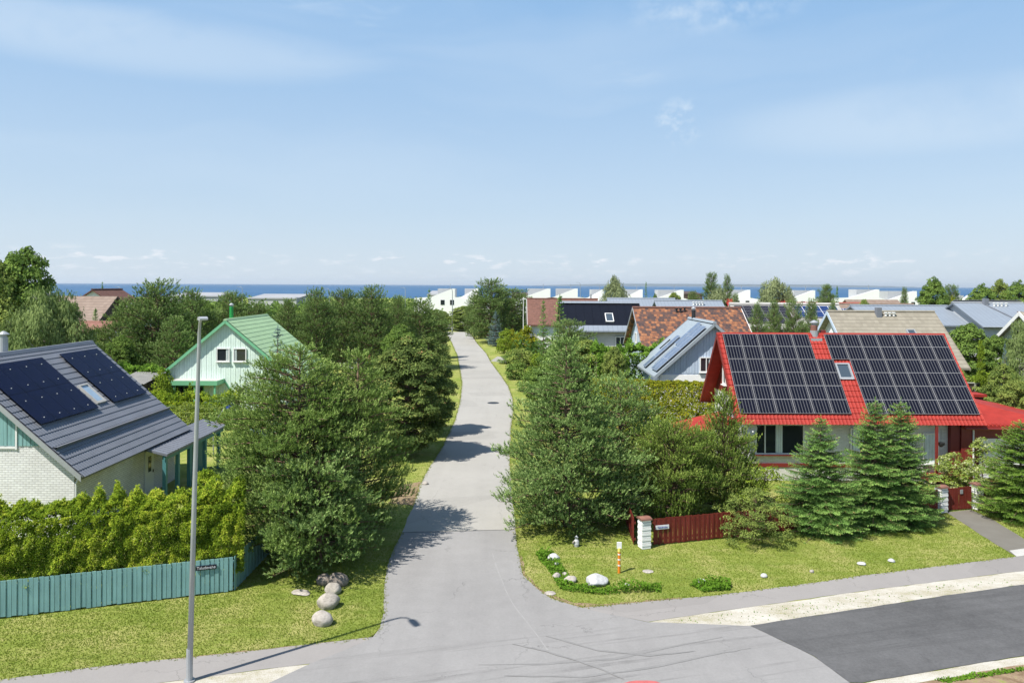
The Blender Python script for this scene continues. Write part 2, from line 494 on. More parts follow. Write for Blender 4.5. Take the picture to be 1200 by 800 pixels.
F_GRASS = foliage_mat('grass blades', [(0.0, (0.150, 0.215, 0.026)), (0.6, (0.215, 0.265, 0.046)), (1.0, (0.36, 0.34, 0.12))], 0.3, (0.258, 0.31, 0.034))
F_WEED = foliage_mat('weed leaves', [(0.0, (0.05, 0.13, 0.012)), (1.0, (0.15, 0.27, 0.03))], 0.3, (0.2, 0.36, 0.03))

# ground materials
m, nt = new_mat('lawn')
co = obj_co(nt)
n1 = nt.noise(co, 0.28, 5, 0.65)
n2 = nt.noise(nt.mapping(co, (1, 1, 1), rot=(0, 0, math.radians(-15))), 1.3, 5, 0.7)
n3 = nt.noise(co, 14, 4, 0.75)
mow = nt.noise(nt.mapping(co, (0.35, 3.2, 1), rot=(0, 0, math.radians(-16))), 1.0, 3, 0.6)
v = nt.math('ADD', nt.math('ADD', nt.math('MULTIPLY', n1, 0.30), nt.math('MULTIPLY', n2, 0.22)),
            nt.math('ADD', nt.math('MULTIPLY', n3, 0.20), nt.math('MULTIPLY', mow, 0.30)))
c = nt.ramp(v, [(0.36, (0.125, 0.175, 0.028)), (0.46, (0.170, 0.220, 0.038)), (0.54, (0.225, 0.260, 0.056)), (0.64, (0.36, 0.34, 0.13))])
dry = nt.ramp(nt.noise(co, 0.55, 5, 0.7), [(0.47, (0, 0, 0)), (0.66, (1, 1, 1))])
c = nt.mix(nt.math('MULTIPLY', dry, 0.7), c, (0.37, 0.335, 0.13))
finish(nt, c, 0.9, 0, 0.15, n3, 0.9, 0.06)
M['lawn'] = m


def asphalt_mat(name, base, var, stain, cross=False):
    m, nt = new_mat(name)
    co = obj_co(nt)
    rot = nt.mapping(co, (1, 1, 1), rot=(0, 0, math.radians(-15)))
    a = nt.noise(co, 0.22, 5, 0.6)
    b = nt.noise(co, 1.7, 5, 0.65)
    g = nt.noise(co, 60, 3, 0.7)
    g2 = nt.noise(co, 11, 3, 0.75)
    along = nt.noise(nt.mapping(rot, (0.035, 0.75, 1)) if cross else nt.mapping(co, (1.1, 0.05, 1)), 1.0, 3, 0.6)
    s1 = nt.noise(nt.mapping(rot, (0.10, 2.4, 1)), 1.0, 4, 0.7)
    v = nt.math('ADD', nt.math('ADD', nt.math('MULTIPLY', a, 0.28), nt.math('MULTIPLY', nt.math('ADD', nt.math('MULTIPLY', b, 0.5), nt.math('MULTIPLY', along, 0.5)), 0.34)),
                nt.math('ADD', nt.math('MULTIPLY', g, 0.17), nt.math('MULTIPLY', g2, 0.21)))
    c = nt.ramp(v, [(0.38, tuple(x * (1 - var * 1.2) for x in base)), (0.62, tuple(x * (1 + var * 1.1) for x in base))])
    wob = nt.n('ShaderNodeVectorMath', {0: co, 1: nt.n('ShaderNodeVectorMath', {0: nt.noise(co, 1.6, 4, 0.7, out=1), 'Scale': 0.9}, operation='SCALE').outputs[0]}, operation='ADD').outputs[0]
    vor = nt.n('ShaderNodeTexVoronoi', {'Vector': wob, 'Scale': 0.28}, feature='DISTANCE_TO_EDGE').outputs[0]
    crack = nt.math('MULTIPLY', nt.ramp(vor, [(0.0, (1, 1, 1)), (0.006, (0, 0, 0))]), nt.ramp(nt.noise(co, 0.35, 3, 0.6), [(0.50, (0, 0, 0)), (0.60, (1, 1, 1))]))
    c = nt.mix(nt.math('MULTIPLY', crack, 0.55), c, tuple(x * 0.35 for x in base))
    pat = nt.n('ShaderNodeTexVoronoi', {'Vector': nt.mapping(rot, (0.5, 0.9, 1)), 'Scale': 0.35}, feature='F1', distance='CHEBYCHEV').outputs[1]
    pf = nt.ramp(nt.n('ShaderNodeSeparateXYZ', {0: pat}).outputs[0], [(0.80, (0, 0, 0)), (0.82, (1, 1, 1))])
    c = nt.mix(nt.math('MULTIPLY', pf, 0.16), c, tuple(x * 0.55 for x in base))
    if stain:
        sp = nt.n('ShaderNodeSeparateXYZ', {0: rot})
        band = nt.ramp(nt.math('DIVIDE', sp.outputs[1], 40.0), [(0.36, (0, 0, 0)), (0.43, (1, 1, 1)), (0.53, (1, 1, 1)), (0.58, (0.0, 0.0, 0.0))])
        sf = nt.math('MULTIPLY', nt.ramp(s1, [(0.52, (0, 0, 0)), (0.64, (1, 1, 1))]), band)
        sf = nt.math('MULTIPLY', sf, nt.ramp(b, [(0.35, (0.15, 0.15, 0.15)), (0.6, (1, 1, 1))]))
        c = nt.mix(nt.math('MULTIPLY', sf, stain), c, tuple(x * 0.45 for x in base))
    finish(nt, c, 0.85, 0, 0.25, nt.math('ADD', g, g2), 0.35, 0.008)
    return m


M['asphalt_grey'] = asphalt_mat('grey asphalt', (0.237, 0.230, 0.225), 0.13, 0.6)
M['asphalt_light'] = asphalt_mat('old pale asphalt', (0.310, 0.298, 0.273), 0.09, 0.0)
M['asphalt_dark'] = asphalt_mat('fresh dark asphalt', (0.090, 0.089, 0.090), 0.34, 0.35, True)
M['sidewalk'] = asphalt_mat('pavement asphalt', (0.249, 0.234, 0.224), 0.07, 0.0)
M['paver'] = brick_mat('grey pavers', (0.27, 0.26, 0.25), (0.36, 0.345, 0.33), (0.16, 0.15, 0.13), 0.2, 0.1)
m, nt = new_mat('sandy gravel')
co = obj_co(nt)
a = nt.noise(nt.mapping(co, (0.6, 1.3, 1), rot=(0, 0, math.radians(-15))), 0.9, 7, 0.75); g = nt.noise(co, 26, 4, 0.8)
v = nt.math('ADD', nt.math('MULTIPLY', a, 0.55), nt.math('MULTIPLY', g, 0.45))
finish(nt, nt.ramp(v, [(0.36, (0.22, 0.23, 0.10)), (0.43, (0.34, 0.31, 0.22)), (0.50, (0.44, 0.41, 0.35)), (0.66, (0.56, 0.545, 0.50))]), 0.95, 0, 0.1, g, 0.8, 0.03)
M['gravel'] = m
m, nt = new_mat('soil')
co = obj_co(nt)
a = nt.noise(co, 2.5, 6, 0.75)
finish(nt, nt.ramp(a, [(0.35, (0.15, 0.10, 0.06)), (0.55, (0.27, 0.20, 0.13)), (0.66, (0.20, 0.24, 0.05))]), 0.95, 0, 0.1, a, 0.8, 0.05)
M['soil'] = m


def stone_mat(name, c1, c2):
    m, nt = new_mat(name)
    co = obj_co(nt)
    a = nt.noise(co, 3.5, 7, 0.7)
    b = nt.noise(nt.mapping(co, (1, 1, 3)), 9, 4, 0.7)
    v = nt.math('ADD', nt.math('MULTIPLY', a, 0.6), nt.math('MULTIPLY', b, 0.4))
    finish(nt, nt.ramp(v, [(0.35, c1), (0.62, c2)]), 0.85, 0, 0.2, v, 0.6, 0.05)
    return m


M['stone_pale'] = stone_mat('pale granite', (0.238, 0.212, 0.187), (0.442, 0.408, 0.365))
M['stone_grey'] = stone_mat('grey granite', (0.20, 0.18, 0.155), (0.44, 0.40, 0.35))
M['stone_brown'] = stone_mat('brown granite', (0.12, 0.10, 0.085), (0.27, 0.23, 0.19))
M['stone_white'] = stone_mat('whitewashed granite', (0.306, 0.306, 0.306), (0.561, 0.561, 0.561))

m, nt = new_mat('sea water')
co = obj_co(nt)
a = nt.noise(nt.mapping(co, (0.0006, 0.0035, 1)), 1.0, 6, 0.65)
wv = nt.noise(nt.mapping(co, (0.05, 0.12, 1)), 1.0, 4, 0.7)
c = nt.ramp(a, [(0.3, (0.030, 0.085, 0.175)), (0.7, (0.05, 0.12, 0.22))])
finish(nt, c, 0.7, 0, 0.12, wv, 1.0, 1.2)
M['sea'] = m
M['coast'] = plain('wooded coast', (0.03, 0.055, 0.065), 0.9, 0, 0.2, 0.001)
# ------------------------------------------------------------------ ground, roads, water
def sheet(name, pts, z, mat, jitter=0.0, step=0.5):
    """flat sheet with slightly uneven edges"""
    rr = random.Random(len(name) * 31 + int(z * 1000))
    out = []
    n = len(pts)
    for i in range(n):
        a, b = Vector(pts[i][:2]), Vector(pts[(i + 1) % n][:2])
        k = max(1, min(80, int((b - a).length / step))) if jitter else 1
        for j in range(k):
            p = a.lerp(b, j / k)
            out.append((p.x + rr.gauss(0, jitter), p.y + rr.gauss(0, jitter), z))
    me = bpy.data.meshes.new(name)
    me.from_pydata(out, [], [tuple(range(len(out)))])
    me.materials.append(mat)
    me.update()
    if me.polygons[0].normal.z < 0:
        me.flip_normals()
    return tag(link(name, me), kind='structure')


g = MB()
ys = [-60, -20, 0, 15, 30, 50, 80, 120, 200, 320, 520, 640, 760]
xs = [-900, -500, -250, -120, -60, -30, 0, 30, 60, 120, 250, 500, 900]
for yy in ys:
    for xx in xs:
        g.v.append((xx, yy, 0.0 if yy <= 520 else (-1.0 if yy <= 640 else -6.0)))
nx = len(xs)
for j in range(len(ys) - 1):
    for i in range(nx - 1):
        g.f.append((j * nx + i, j * nx + i + 1, (j + 1) * nx + i + 1, (j + 1) * nx + i))
tag(g.build('ground', M['lawn']), kind='structure')
s_ = MB().add([(-40000, 600, -3), (40000, 600, -3), (40000, 60000, -3), (-40000, 60000, -3)], [(0, 1, 2, 3)])
tag(s_.build('sea', M['sea']), kind='structure')
# far wooded coast, a low ridge with real depth
cst = MB()
rr = random.Random(5)
prof = []
for i in range(81):
    t = i / 80
    prof.append((600 + t * 10400, max(1.0, (math.sin(min(1, t * 3.2) * math.pi / 2)) * (1 - max(0, t - 0.72) / 0.28) ** 0.7 * 66) + rr.uniform(-3, 3)))
for i, (x, hh) in enumerate(prof):
    cst.v += [(x, 19000, -4), (x, 19400, -4 + hh), (x, 22000, -4 + hh * 1.1), (x, 24000, -4)]
for i in range(80):
    for k in range(3):
        cst.f.append((i * 4 + k, i * 4 + k + 1, i * 4 + k + 5, i * 4 + k + 4))
tag(cst.build('far_coast', M['coast']), kind='structure')

# sea air: thin even haze round the whole scene, it only tells over kilometres
hz = MB().box(-41000, 41000, -400, 61000, -7.2, 180)
hm = bpy.data.materials.new('sea air')
hm.use_nodes = True
hn = NT(hm.node_tree)
vol = hn.n('ShaderNodeVolumePrincipled', {'Color': (0.86, 0.93, 1.0, 1), 'Density': 0.00004, 'Anisotropy': 0.2})
hn.n('ShaderNodeOutputMaterial', {'Volume': vol.outputs[0]})
tag(hz.build('haze', hm), 'thin sea haze over the whole place', 'haze', kind='stuff')

D15 = Vector((math.cos(math.radians(15.2)), math.sin(math.radians(15.2)), 0))


def line_pt(p, t):
    return (p + D15 * t)


joint = [P(471, 624), P(604, 620.5)]
left_low = [P(471, 624), P(463, 640), P(455, 659), P(451, 680), P(450, 700), P(450, 717), P(445, 736), P(437, 746), P(432, 749), P(400, 763), P(365, 777), P(315, 800)]
right_low = [P(604, 620.5), P(607.5, 649), P(613, 673.5), P(629.5, 690), P(646, 701), P(682, 712), P(704, 717.5), P(759, 728.5), P(871, 733), P(879, 733)]
near_a, near_b = P(1010, 800), P(1200, 768)
seam = [P(879, 733), P(915, 750), P(954, 769), P(996, 800)]
junction = list(reversed(left_low)) + right_low + seam[1:] + [near_a + Vector((-0.35, -0.1, 0)), Vector((8.6, 17.5, 0)), Vector((7.2, 13.0, 0)), Vector((-2.5, 11.0, 0)), Vector((-4.5, 16.3, 0)), line_pt(near_a, -40), line_pt(P(315, 800), -45)]
sheet('road_junction', junction, 0.012, M['asphalt_grey'], 0.012)
far_left = [P(485, 592), P(494, 564), P(505, 545), P(519, 523), P(528, 504), P(533, 493), P(539, 471), P(541.5, 449), P(536, 417), P(529, 401), P(521, 388.5)]
far_right = [P(550, 389), P(560, 403), P(570, 414), P(576, 425), P(588, 441), P(596, 453), P(601, 468), P(601.5, 482), P(599, 500), P(597, 530), P(599, 570)]
street = [joint[0] + Vector((0, 0.02, 0))] + far_left + far_right + [joint[1] + Vector((0, .02, 0))]
sheet('street', street, 0.008, M['asphalt_light'], 0.02)
dark = seam + [near_a, near_b, line_pt(near_b, 45), line_pt(P(1185, 686.5), 45), P(1200, 684.5), P(1185, 686.5), P(1080, 702), P(975, 718)]
sheet('cross_road', dark, 0.016, M['asphalt_dark'], 0.012)
# crack sealant along the joint between the two asphalt ages
sheet('road_joint', [joint[0] + Vector((0, -0.03, 0)), joint[1] + Vector((0, -0.03, 0)), joint[1] + Vector((0, .05, 0)), joint[0] + Vector((0, .05, 0))], 0.016,
      plain('joint sealant', (0.10, 0.098, 0.095), 0.8), 0.012, 0.3)
# long pale worn line curving round the corner
wl = [P(577, 648), P(581, 662), P(587, 677), P(593, 692), P(600, 706), P(608, 717), P(617, 728), P(630, 745), P(642, 762)]
pts = [p + Vector((-0.025, 0, 0)) for p in wl] + [p + Vector((0.025, 0.01, 0)) for p in reversed(wl)]
sheet('road_worn_line', pts, 0.016, plain('worn pale asphalt', (0.252, 0.246, 0.24), 0.85), 0.008, 0.4)
# curved tyre marks
tyre = plain('tyre rubber on asphalt', (0.195, 0.19, 0.186), 0.85, 0, 0.12, 2)
for k, tr in enumerate([[(560, 779), (640, 778), (720, 772), (790, 757), (860, 744)], [(590, 792), (680, 793), (760, 783), (840, 766), (890, 758)],
                        [(640, 745), (700, 762), (760, 768), (830, 762)], [(600, 755), (640, 763), (700, 782), (740, 800)]]):
    q = [P(*t) for t in tr]
    sm = []
    for i in range(len(q) - 1):
        for j in range(5):
            sm.append(q[i].lerp(q[i + 1], j / 5))
    wd = 0.05
    pts = [p + Vector((0, -wd * (0.3 + 0.7 * math.sin(i / len(sm) * math.pi)), 0)) for i, p in enumerate(sm)] + \
          [p + Vector((0, wd * (0.3 + 0.7 * math.sin(i / len(sm) * math.pi)), 0)) for i, p in reversed(list(enumerate(sm)))]
    sheet('road_tyre_mark', pts, 0.018 + 0.002 * k, tyre, 0.012, 0.25)

# painted red ring of a speed sign on the road
cx, cy = P(762, 826).x, P(762, 826).y - 0.42
ring = MB()
N = 64
for i in range(N):
    a = 2 * math.pi * i / N
    for r_ in (0.95, 1.28):
        jr = r_ + R.uniform(-0.02, 0.02)
        ring.v.append((cx + jr * math.cos(a), cy + 1.25 * jr * math.sin(a) * 1.0, 0.03))
for i in range(N):
    j = (i + 1) % N
    if i % 16 == 11:
        continue
    ring.f.append((2 * i, 2 * i + 1, 2 * j + 1, 2 * j))
tag(ring.build('road_markings', plain('worn red road paint', (0.42, 0.10, 0.10), 0.75, 0, 0.25, 3)), kind='structure')

# pavements and verges
pav_r = [P(682, 712), P(840, 697), P(900, 690), P(1020, 673), P(1191, 652), line_pt(P(1191, 652), 40), line_pt(P(1200, 668.5), 40), P(1200, 668.5), P(1020, 691), P(840, 716.5), P(759, 728.5), P(704, 717.5)]
sheet('pavement', pav_r, 0.0085, M['sidewalk'], 0.012)
pav_l = [P(437, 746), P(300, 762), P(140, 778), P(0, 796), line_pt(P(0, 796), -30), line_pt(P(188, 800), -30), P(188, 800), P(280, 788), P(365, 777), P(400, 763), P(432, 749)]
sheet('pavement', pav_l, 0.0085, M['sidewalk'], 0.012)
gr = [P(759, 728.5), P(840, 716.5), P(1020, 691), P(1200, 668.5), line_pt(P(1200, 668.5), 40), line_pt(P(1185, 686.5), 40), P(1200, 684.5), P(1185, 686.5), P(1080, 702), P(975, 718), P(879, 733), P(871, 733)]
sheet('gravel_verge', gr, 0.004, M['gravel'], 0.03)
gl = [P(365, 777), P(280, 788), P(188, 800), line_pt(P(188, 800), -30), line_pt(P(315, 800), -30), P(315, 800)]
sheet('gravel_verge', gl, 0.004, M['gravel'], 0.03)
gb = [near_a, near_b, line_pt(near_b, 30), line_pt(P(1200, 778), 30), P(1200, 778), P(1092, 797), line_pt(P(1092, 797), -2.5), line_pt(near_a, -2.5) + Vector((0.2, 0, 0))]
sheet('gravel_verge', gb, 0.004, M['gravel'], 0.03)
sb = [P(1092, 797), P(1200, 778), line_pt(P(1200, 778), 30), line_pt(P(1200, 778), 30) + Vector((1, -5, 0)), line_pt(P(1092, 797), -3) + Vector((1, -5, 0)), line_pt(P(1092, 797), -3)]
sheet('soil_verge', sb, 0.006, M['soil'], 0.03)
drive = [P(1109, 600), P(1138, 597), P(1160, 607), P(1200, 631), P(1240, 655), line_pt(P(1191, 652), 1.2), P(1191, 652), P(1150, 627)]
drive = [P(1109, 600), P(1138, 597), P(1165, 610), P(1200, 631), P(1214, 640), P(1221, 648), P(1191, 652), P(1150, 627)]
sheet('driveway', drive, 0.010, M['paver'], 0.01)
sheet('driveway_apron', [P(1183, 645), P(1211, 641), P(1221, 648), P(1191, 652)], 0.014, M['concrete'], 0.01)
sheet('side_driveway', [P(574.5, 423), P(583, 417.5), P(600, 419), P(592, 425)], 0.004, M['asphalt_light'], 0.02)
sheet('side_driveway', [P(485, 592), P(494, 564), P(470, 568), P(455, 590)], 0.004, M['soil'], 0.02)
sheet('yard_paving', [P(1082, 566), P(1125, 566), P(1135, 553), P(1090, 550)], 0.008, M['concrete'], 0.01)
# beaten earth along the lawn edges
sheet('soil_edge', [P(437, 746.5), P(445, 736), P(447, 738), P(441, 746), P(300, 763), P(200, 772.5), P(200, 771), P(300, 761)], 0.006, M['soil'], 0.02, 0.25)
sheet('soil_edge', [P(630, 690), P(646, 701), P(682, 712), P(720, 708.5), P(800, 701), P(800, 699.5), P(700, 708), P(672, 706), P(645, 697), P(632, 688)], 0.006, M['soil'], 0.03, 0.25)
sheet('soil_edge', [P(608, 650), P(613, 673.5), P(629.5, 690), P(632, 688), P(616, 672), P(611, 650)], 0.007, M['soil'], 0.03, 0.25)
sheet('manhole_ring', [P(578 + 7 * math.cos(a), 472 + 1.2 * math.sin(a)) for a in [i * math.pi / 8 for i in range(16)]], 0.012, M['black'])


# ------------------------------------------------------------------ house builder
def roof_sheet(L, half, zr, ze, side, pitch, rib, step, lip, og=0.0, sub=4, t0=0.0, t1=1.0):
    """pressed metal tile sheet: ribs down the slope, a small lip at every course"""
    rise = zr - ze
    sl = math.hypot(half, rise)
    nx_, nz_ = (rise / sl) * side, half / sl
    nrib = int(L / pitch)
    nxs = nrib * sub
    nst = max(1, int(sl * (t1 - t0) / step))
    xs_ = np.linspace(-L / 2, L / 2, nxs + 1)
    ts, offs = [], []
    for k in range(nst):
        a = t0 + (t1 - t0) * k / nst
        b = t0 + (t1 - t0) * (k + 1) / nst
        ts += [a, b]
        offs += [0.0, lip]
    ts, offs = np.array(ts), np.array(offs)
    X, T = np.meshgrid(xs_, ts)
    O = np.repeat(offs[:, None], len(xs_), 1) + rib * (0.5 + 0.5 * np.cos(2 * np.pi * X / pitch)) ** 2 + 0.075
    Y = side * T * half + nx_ * O
    Z = zr - T * rise + nz_ * O
    V = np.stack([X, Y, Z], -1).reshape(-1, 3)
    m_, n_ = T.shape
    idx = np.arange(m_ * n_).reshape(m_, n_)
    Q = np.stack([idx[:-1, :-1], idx[:-1, 1:], idx[1:, 1:], idx[1:, :-1]], -1).reshape(-1, 4)
    if side < 0:
        Q = Q[:, ::-1]
    return V, Q


def np_mesh(name, V, Q, mat, tint=None, smooth=False):
    me = bpy.data.meshes.new(name)
    k = Q.shape[1]
    me.vertices.add(len(V))
    me.vertices.foreach_set('co', np.ascontiguousarray(V, dtype=np.float32).ravel())
    me.loops.add(Q.size)
    me.loops.foreach_set('vertex_index', np.ascontiguousarray(Q, dtype=np.int32).ravel())
    me.polygons.add(len(Q))
    me.polygons.foreach_set('loop_start', np.arange(0, Q.size, k, dtype=np.int32))
    if tint is not None:
        at = me.attributes.new('tint', 'FLOAT', 'FACE')
        at.data.foreach_set('value', np.clip(tint, 0, 1).astype(np.float32))
    me.polygons.foreach_set('use_smooth', np.full(len(Q), bool(smooth)))
    me.materials.append(mat)
    me.update(calc_edges=True)
    return me


class House:
    """ridge along local X; slope side -1 falls to local -y"""
    def __init__(s, label, cat, x, y, L, half, zr, ze, axis='x', name='house', og=0.5, oe=0.5, group=None, half2=None):
        s.L, s.half, s.zr, s.ze, s.og, s.oe = L, half, zr, ze, og, oe
        s.k = (zr - ze) / half
        s.root = empty(name, (x, y, 0), label, cat, math.pi / 2 if axis == 'y' else 0.0, group)

    def S(s, side, u, t, off=0.0):
        """point on slope: u along ridge, t 0 ridge .. 1 eave, off above the surface"""
        rise = s.zr - s.ze
        sl = math.hypot(s.half, rise)
        return Vector((u, side * (t * s.half + off * rise / sl), s.zr - t * rise + off * s.half / sl))

    def walls(s, mat, z0=0.0):
        w_ = s.half - s.oe
        zt = s.zr - 0.10
        ze_ = s.zr - s.k * w_ - 0.10
        mb = MB().prism([(-w_, z0), (w_, z0), (w_, ze_), (0, zt), (-w_, ze_)], 'x', -s.L / 2 + s.og, s.L / 2 - s.og)
        s.wall = mb.build('wall', mat, s.root)
        return s.wall

    def roof(s, mat, thick=0.14, under=None, ridge_mat=None):
        mb = MB()
        for side in (-1, 1):
            a0, a1 = s.S(side, -s.L / 2, 0, 0), s.S(side, -s.L / 2, 1, 0)
            b0, b1 = s.S(side, s.L / 2, 0, 0), s.S(side, s.L / 2, 1, 0)
            dn = Vector((0, 0, -thick))
            mb.add([a0, a1, b1, b0, a0 + dn, a1 + dn, b1 + dn, b0 + dn],
                   [(0, 1, 2, 3), (4, 7, 6, 5), (0, 4, 5, 1), (1, 5, 6, 2), (2, 6, 7, 3)])
        s.roof_o = mb.build('roof', mat, s.root)
        return s.roof_o

    def ribbed(s, mat, side, pitch, rib, step, lip, t1=1.03):
        V, Q = roof_sheet(s.L + 0.06, s.half, s.zr, s.ze, side, pitch, rib, step, lip, t1=t1)
        return link('roof_sheet', np_mesh('roof_sheet', V, Q, mat, smooth=False), s.root)

    def ridge(s, mat, r=0.12):
        mb = MB().prism([(-r * 1.5, s.zr - 0.02), (-r * .6, s.zr + r * 1.1), (r * .6, s.zr + r * 1.1), (r * 1.5, s.zr - 0.02)], 'x', -s.L / 2 - 0.04, s.L / 2 + 0.04)
        mb.build('ridge_cap', mat, s.root)

    def verge(s, mat, w_=0.22, d=0.05, ends=(-1, 1)):
        for e in ends:
            mb = MB()
            x = e * (s.L / 2 + d / 2)
            for side in (-1, 1):
                p0, p1 = s.S(side, x, 0, 0.03), s.S(side, x, 1.01, 0.03)
                dn = Vector((0, 0, -w_))
                h_ = Vector((d / 2, 0, 0))
                mb.add([p0 - h_, p1 - h_, p1 + h_, p0 + h_, p0 - h_ + dn, p1 - h_ + dn, p1 + h_ + dn, p0 + h_ + dn],
                       [(0, 1, 2, 3), (4, 7, 6, 5), (0, 4, 5, 1), (1, 5, 6, 2), (2, 6, 7, 3), (3, 7, 4, 0)])
            mb.build('bargeboard', mat, s.root)

    def gutter(s, mat, sides=(-1, 1)):
        for side in sides:
            p = s.S(side, 0, 1.0)
            mb = MB().tube([(-s.L / 2, p.y + side * 0.07, p.z - 0.06), (s.L / 2, p.y + side * 0.07, p.z - 0.06)], 0.065, 6)
            mb.box(-s.L / 2, s.L / 2, min(p.y, p.y - side * 0.03), max(p.y, p.y - side * 0.03), p.z - 0.24, p.z - 0.15)
            mb.build('gutter', mat, s.root)

    def top_at(s, y):
        return s.zr - 0.16 - s.k * abs(y)

    def boards(s, mat, end, z0, bw=0.14, gap=0.018, th=0.03, y0=None, y1=None, lean=0):
        """vertical boards on a gable, cut to the roof line"""
        w_ = s.half - s.oe
        y0 = -w_ if y0 is None else y0
        y1 = w_ if y1 is None else y1
        x = end * (s.L / 2 - s.og)
        mb = MB()
        n = int((y1 - y0) / bw)
        for i in range(n):
            a, b = y0 + i * bw + gap / 2, y0 + (i + 1) * bw - gap / 2
            za, zb = s.top_at(a), s.top_at(b)
            if abs(a) < 1e-6 or a * b < 0:
                za = zb = min(za, zb)
            if min(za, zb) < z0 + 0.05:
                continue
            tt = th * (1.0 if i % 2 else 0.6)
            xa, xb = x + end * 0.004, x + end * (0.004 + tt)
            mb.add([(xa, a, z0), (xa, b, z0), (xa, b, zb), (xa, a, za), (xb, a, z0), (xb, b, z0), (xb, b, zb), (xb, a, za)],
                   [(0, 3, 2, 1), (4, 5, 6, 7), (0, 1, 5, 4), (1, 2, 6, 5), (2, 3, 7, 6), (3, 0, 4, 7)])
        return mb.build('gable_boards', mat, s.root)

    def window_end(s, end, yc, z0, z1, w_, frame, glass, curtain=None, out=0.04, bars=1, sill=None, name='window', label=None):
        x = end * (s.L / 2 - s.og)
        return window(s.root, 'x', x + end * out, end, yc, z0, z1, w_, frame, glass, curtain, bars, sill, name)

    def window_side(s, side, xc, z0, z1, w_, frame, glass, curtain=None, bars=1, sill=None, name='window'):
        y = side * (s.half - s.oe)
        return window(s.root, 'y', y + side * 0.02, side, xc, z0, z1, w_, frame, glass, curtain, bars, sill, name)

    def skylight(s, side, u, t0, t1, w_, frame, glass):
        def quadbox(u0, u1, ta, tb, o0, o1):
            q = [s.S(side, uu, tt, oo) for oo in (o0, o1) for uu, tt in ((u0, ta), (u1, ta), (u1, tb), (u0, tb))]
            return q, [(0, 3, 2, 1), (4, 5, 6, 7), (0, 1, 5, 4), (1, 2, 6, 5), (2, 3, 7, 6), (3, 0, 4, 7)]
        sl = math.hypot(s.half, s.zr - s.ze)
        f_ = 0.09
        ft = f_ / sl
        mb = MB()
        mb.add(*quadbox(u - w_ / 2, u - w_ / 2 + f_, t0, t1, 0, .2))
        mb.add(*quadbox(u + w_ / 2 - f_, u + w_ / 2, t0, t1, 0, .2))
        mb.add(*quadbox(u - w_ / 2 + f_, u + w_ / 2 - f_, t0, t0 + ft, 0, .2))
        mb.add(*quadbox(u - w_ / 2 + f_, u + w_ / 2 - f_, t1 - ft * 1.6, t1, 0, .18))
        fr = mb.build('skylight', frame, s.root)
        g_ = MB().add(*quadbox(u - w_ / 2 + f_, u + w_ / 2 - f_, t0 + ft, t1 - ft * 1.6, 0.02, .15))
        g_.build('pane', glass, fr)

    def panels(s, side, u0, t0, cols, rows, pw, ph, mat, off=0.16, gap=0.015, name='solar_panel', th=0.035):
        """each module a mesh of its own under the house"""
        rise = s.zr - s.ze
        sl = math.hypot(s.half, rise)
        key = (pw, ph, side, mat.name)
        me = None
        for r in range(rows):
            for c in range(cols):
                ua = u0 + c * (pw + gap)
                ta = t0 + r * (ph + gap) / sl
                if me is None:
                    o0 = s.S(side, 0, 0, 0)
                    vs = []
                    for oo in (0.0, th):
                        for uu, tt in ((0, 0), (pw, 0), (pw, ph / sl), (0, ph / sl)):
                            vs.append(s.S(side, uu, tt, oo) - o0)
                    me = bpy.data.meshes.new(name)
                    fs = [(0, 3, 2, 1), (4, 5, 6, 7), (0, 1, 5, 4), (1, 2, 6, 5), (2, 3, 7, 6), (3, 0, 4, 7)]
                    if side < 0:
                        fs = [tuple(reversed(f)) for f in fs]
                    me.from_pydata(vs, [], fs)
                    uvl = me.uv_layers.new()
                    uvs = {4: (0, 0), 5: (1, 0), 6: (1, 1), 7: (0, 1)}
                    for pi, p in enumerate(me.polygons):
                        for li in p.loop_indices:
                            uvl.data[li].uv = uvs.get(me.loops[li].vertex_index, (0, 0)) if pi == 1 else (0, 0)
                    me.materials.append(mat)
                o = link(name, me, s.root)
                o.location = s.S(side, ua, ta, off)

    def vents(s, side, spots, mat, h=0.35, r=0.07):
        for (u, t) in spots:
            p = s.S(side, u, t, 0)
            MB().tube([p, p + Vector((0, 0, h))], r, 8).tube([p + Vector((0, 0, h)), p + Vector((0, 0, h + 0.1))], r * 1.6, 8).build('roof_vent', mat, s.root)

    def chimney(s, u, y, top, r, mat, cap=None, name='chimney', square=False):
        z0 = s.zr - s.k * abs(y) - 0.3
        mb = MB()
        if square:
            mb.box(u - r, u + r, y - r, y + r, z0, top)
        else:
            mb.tube([(u, y, z0), (u, y, top)], r, 14)
        o = mb.build(name, mat, s.root, smooth=False)
        if cap:
            MB().tube([(u, y, top), (u, y, top + .12)], r * 0.75, 12).tube([(u, y, top + .12), (u, y, top + .16), (u, y, top + 0.3)], [r * 1.25, r * 1.3, r * 0.3], 14).build('chimney_cap', cap, o)
        return o


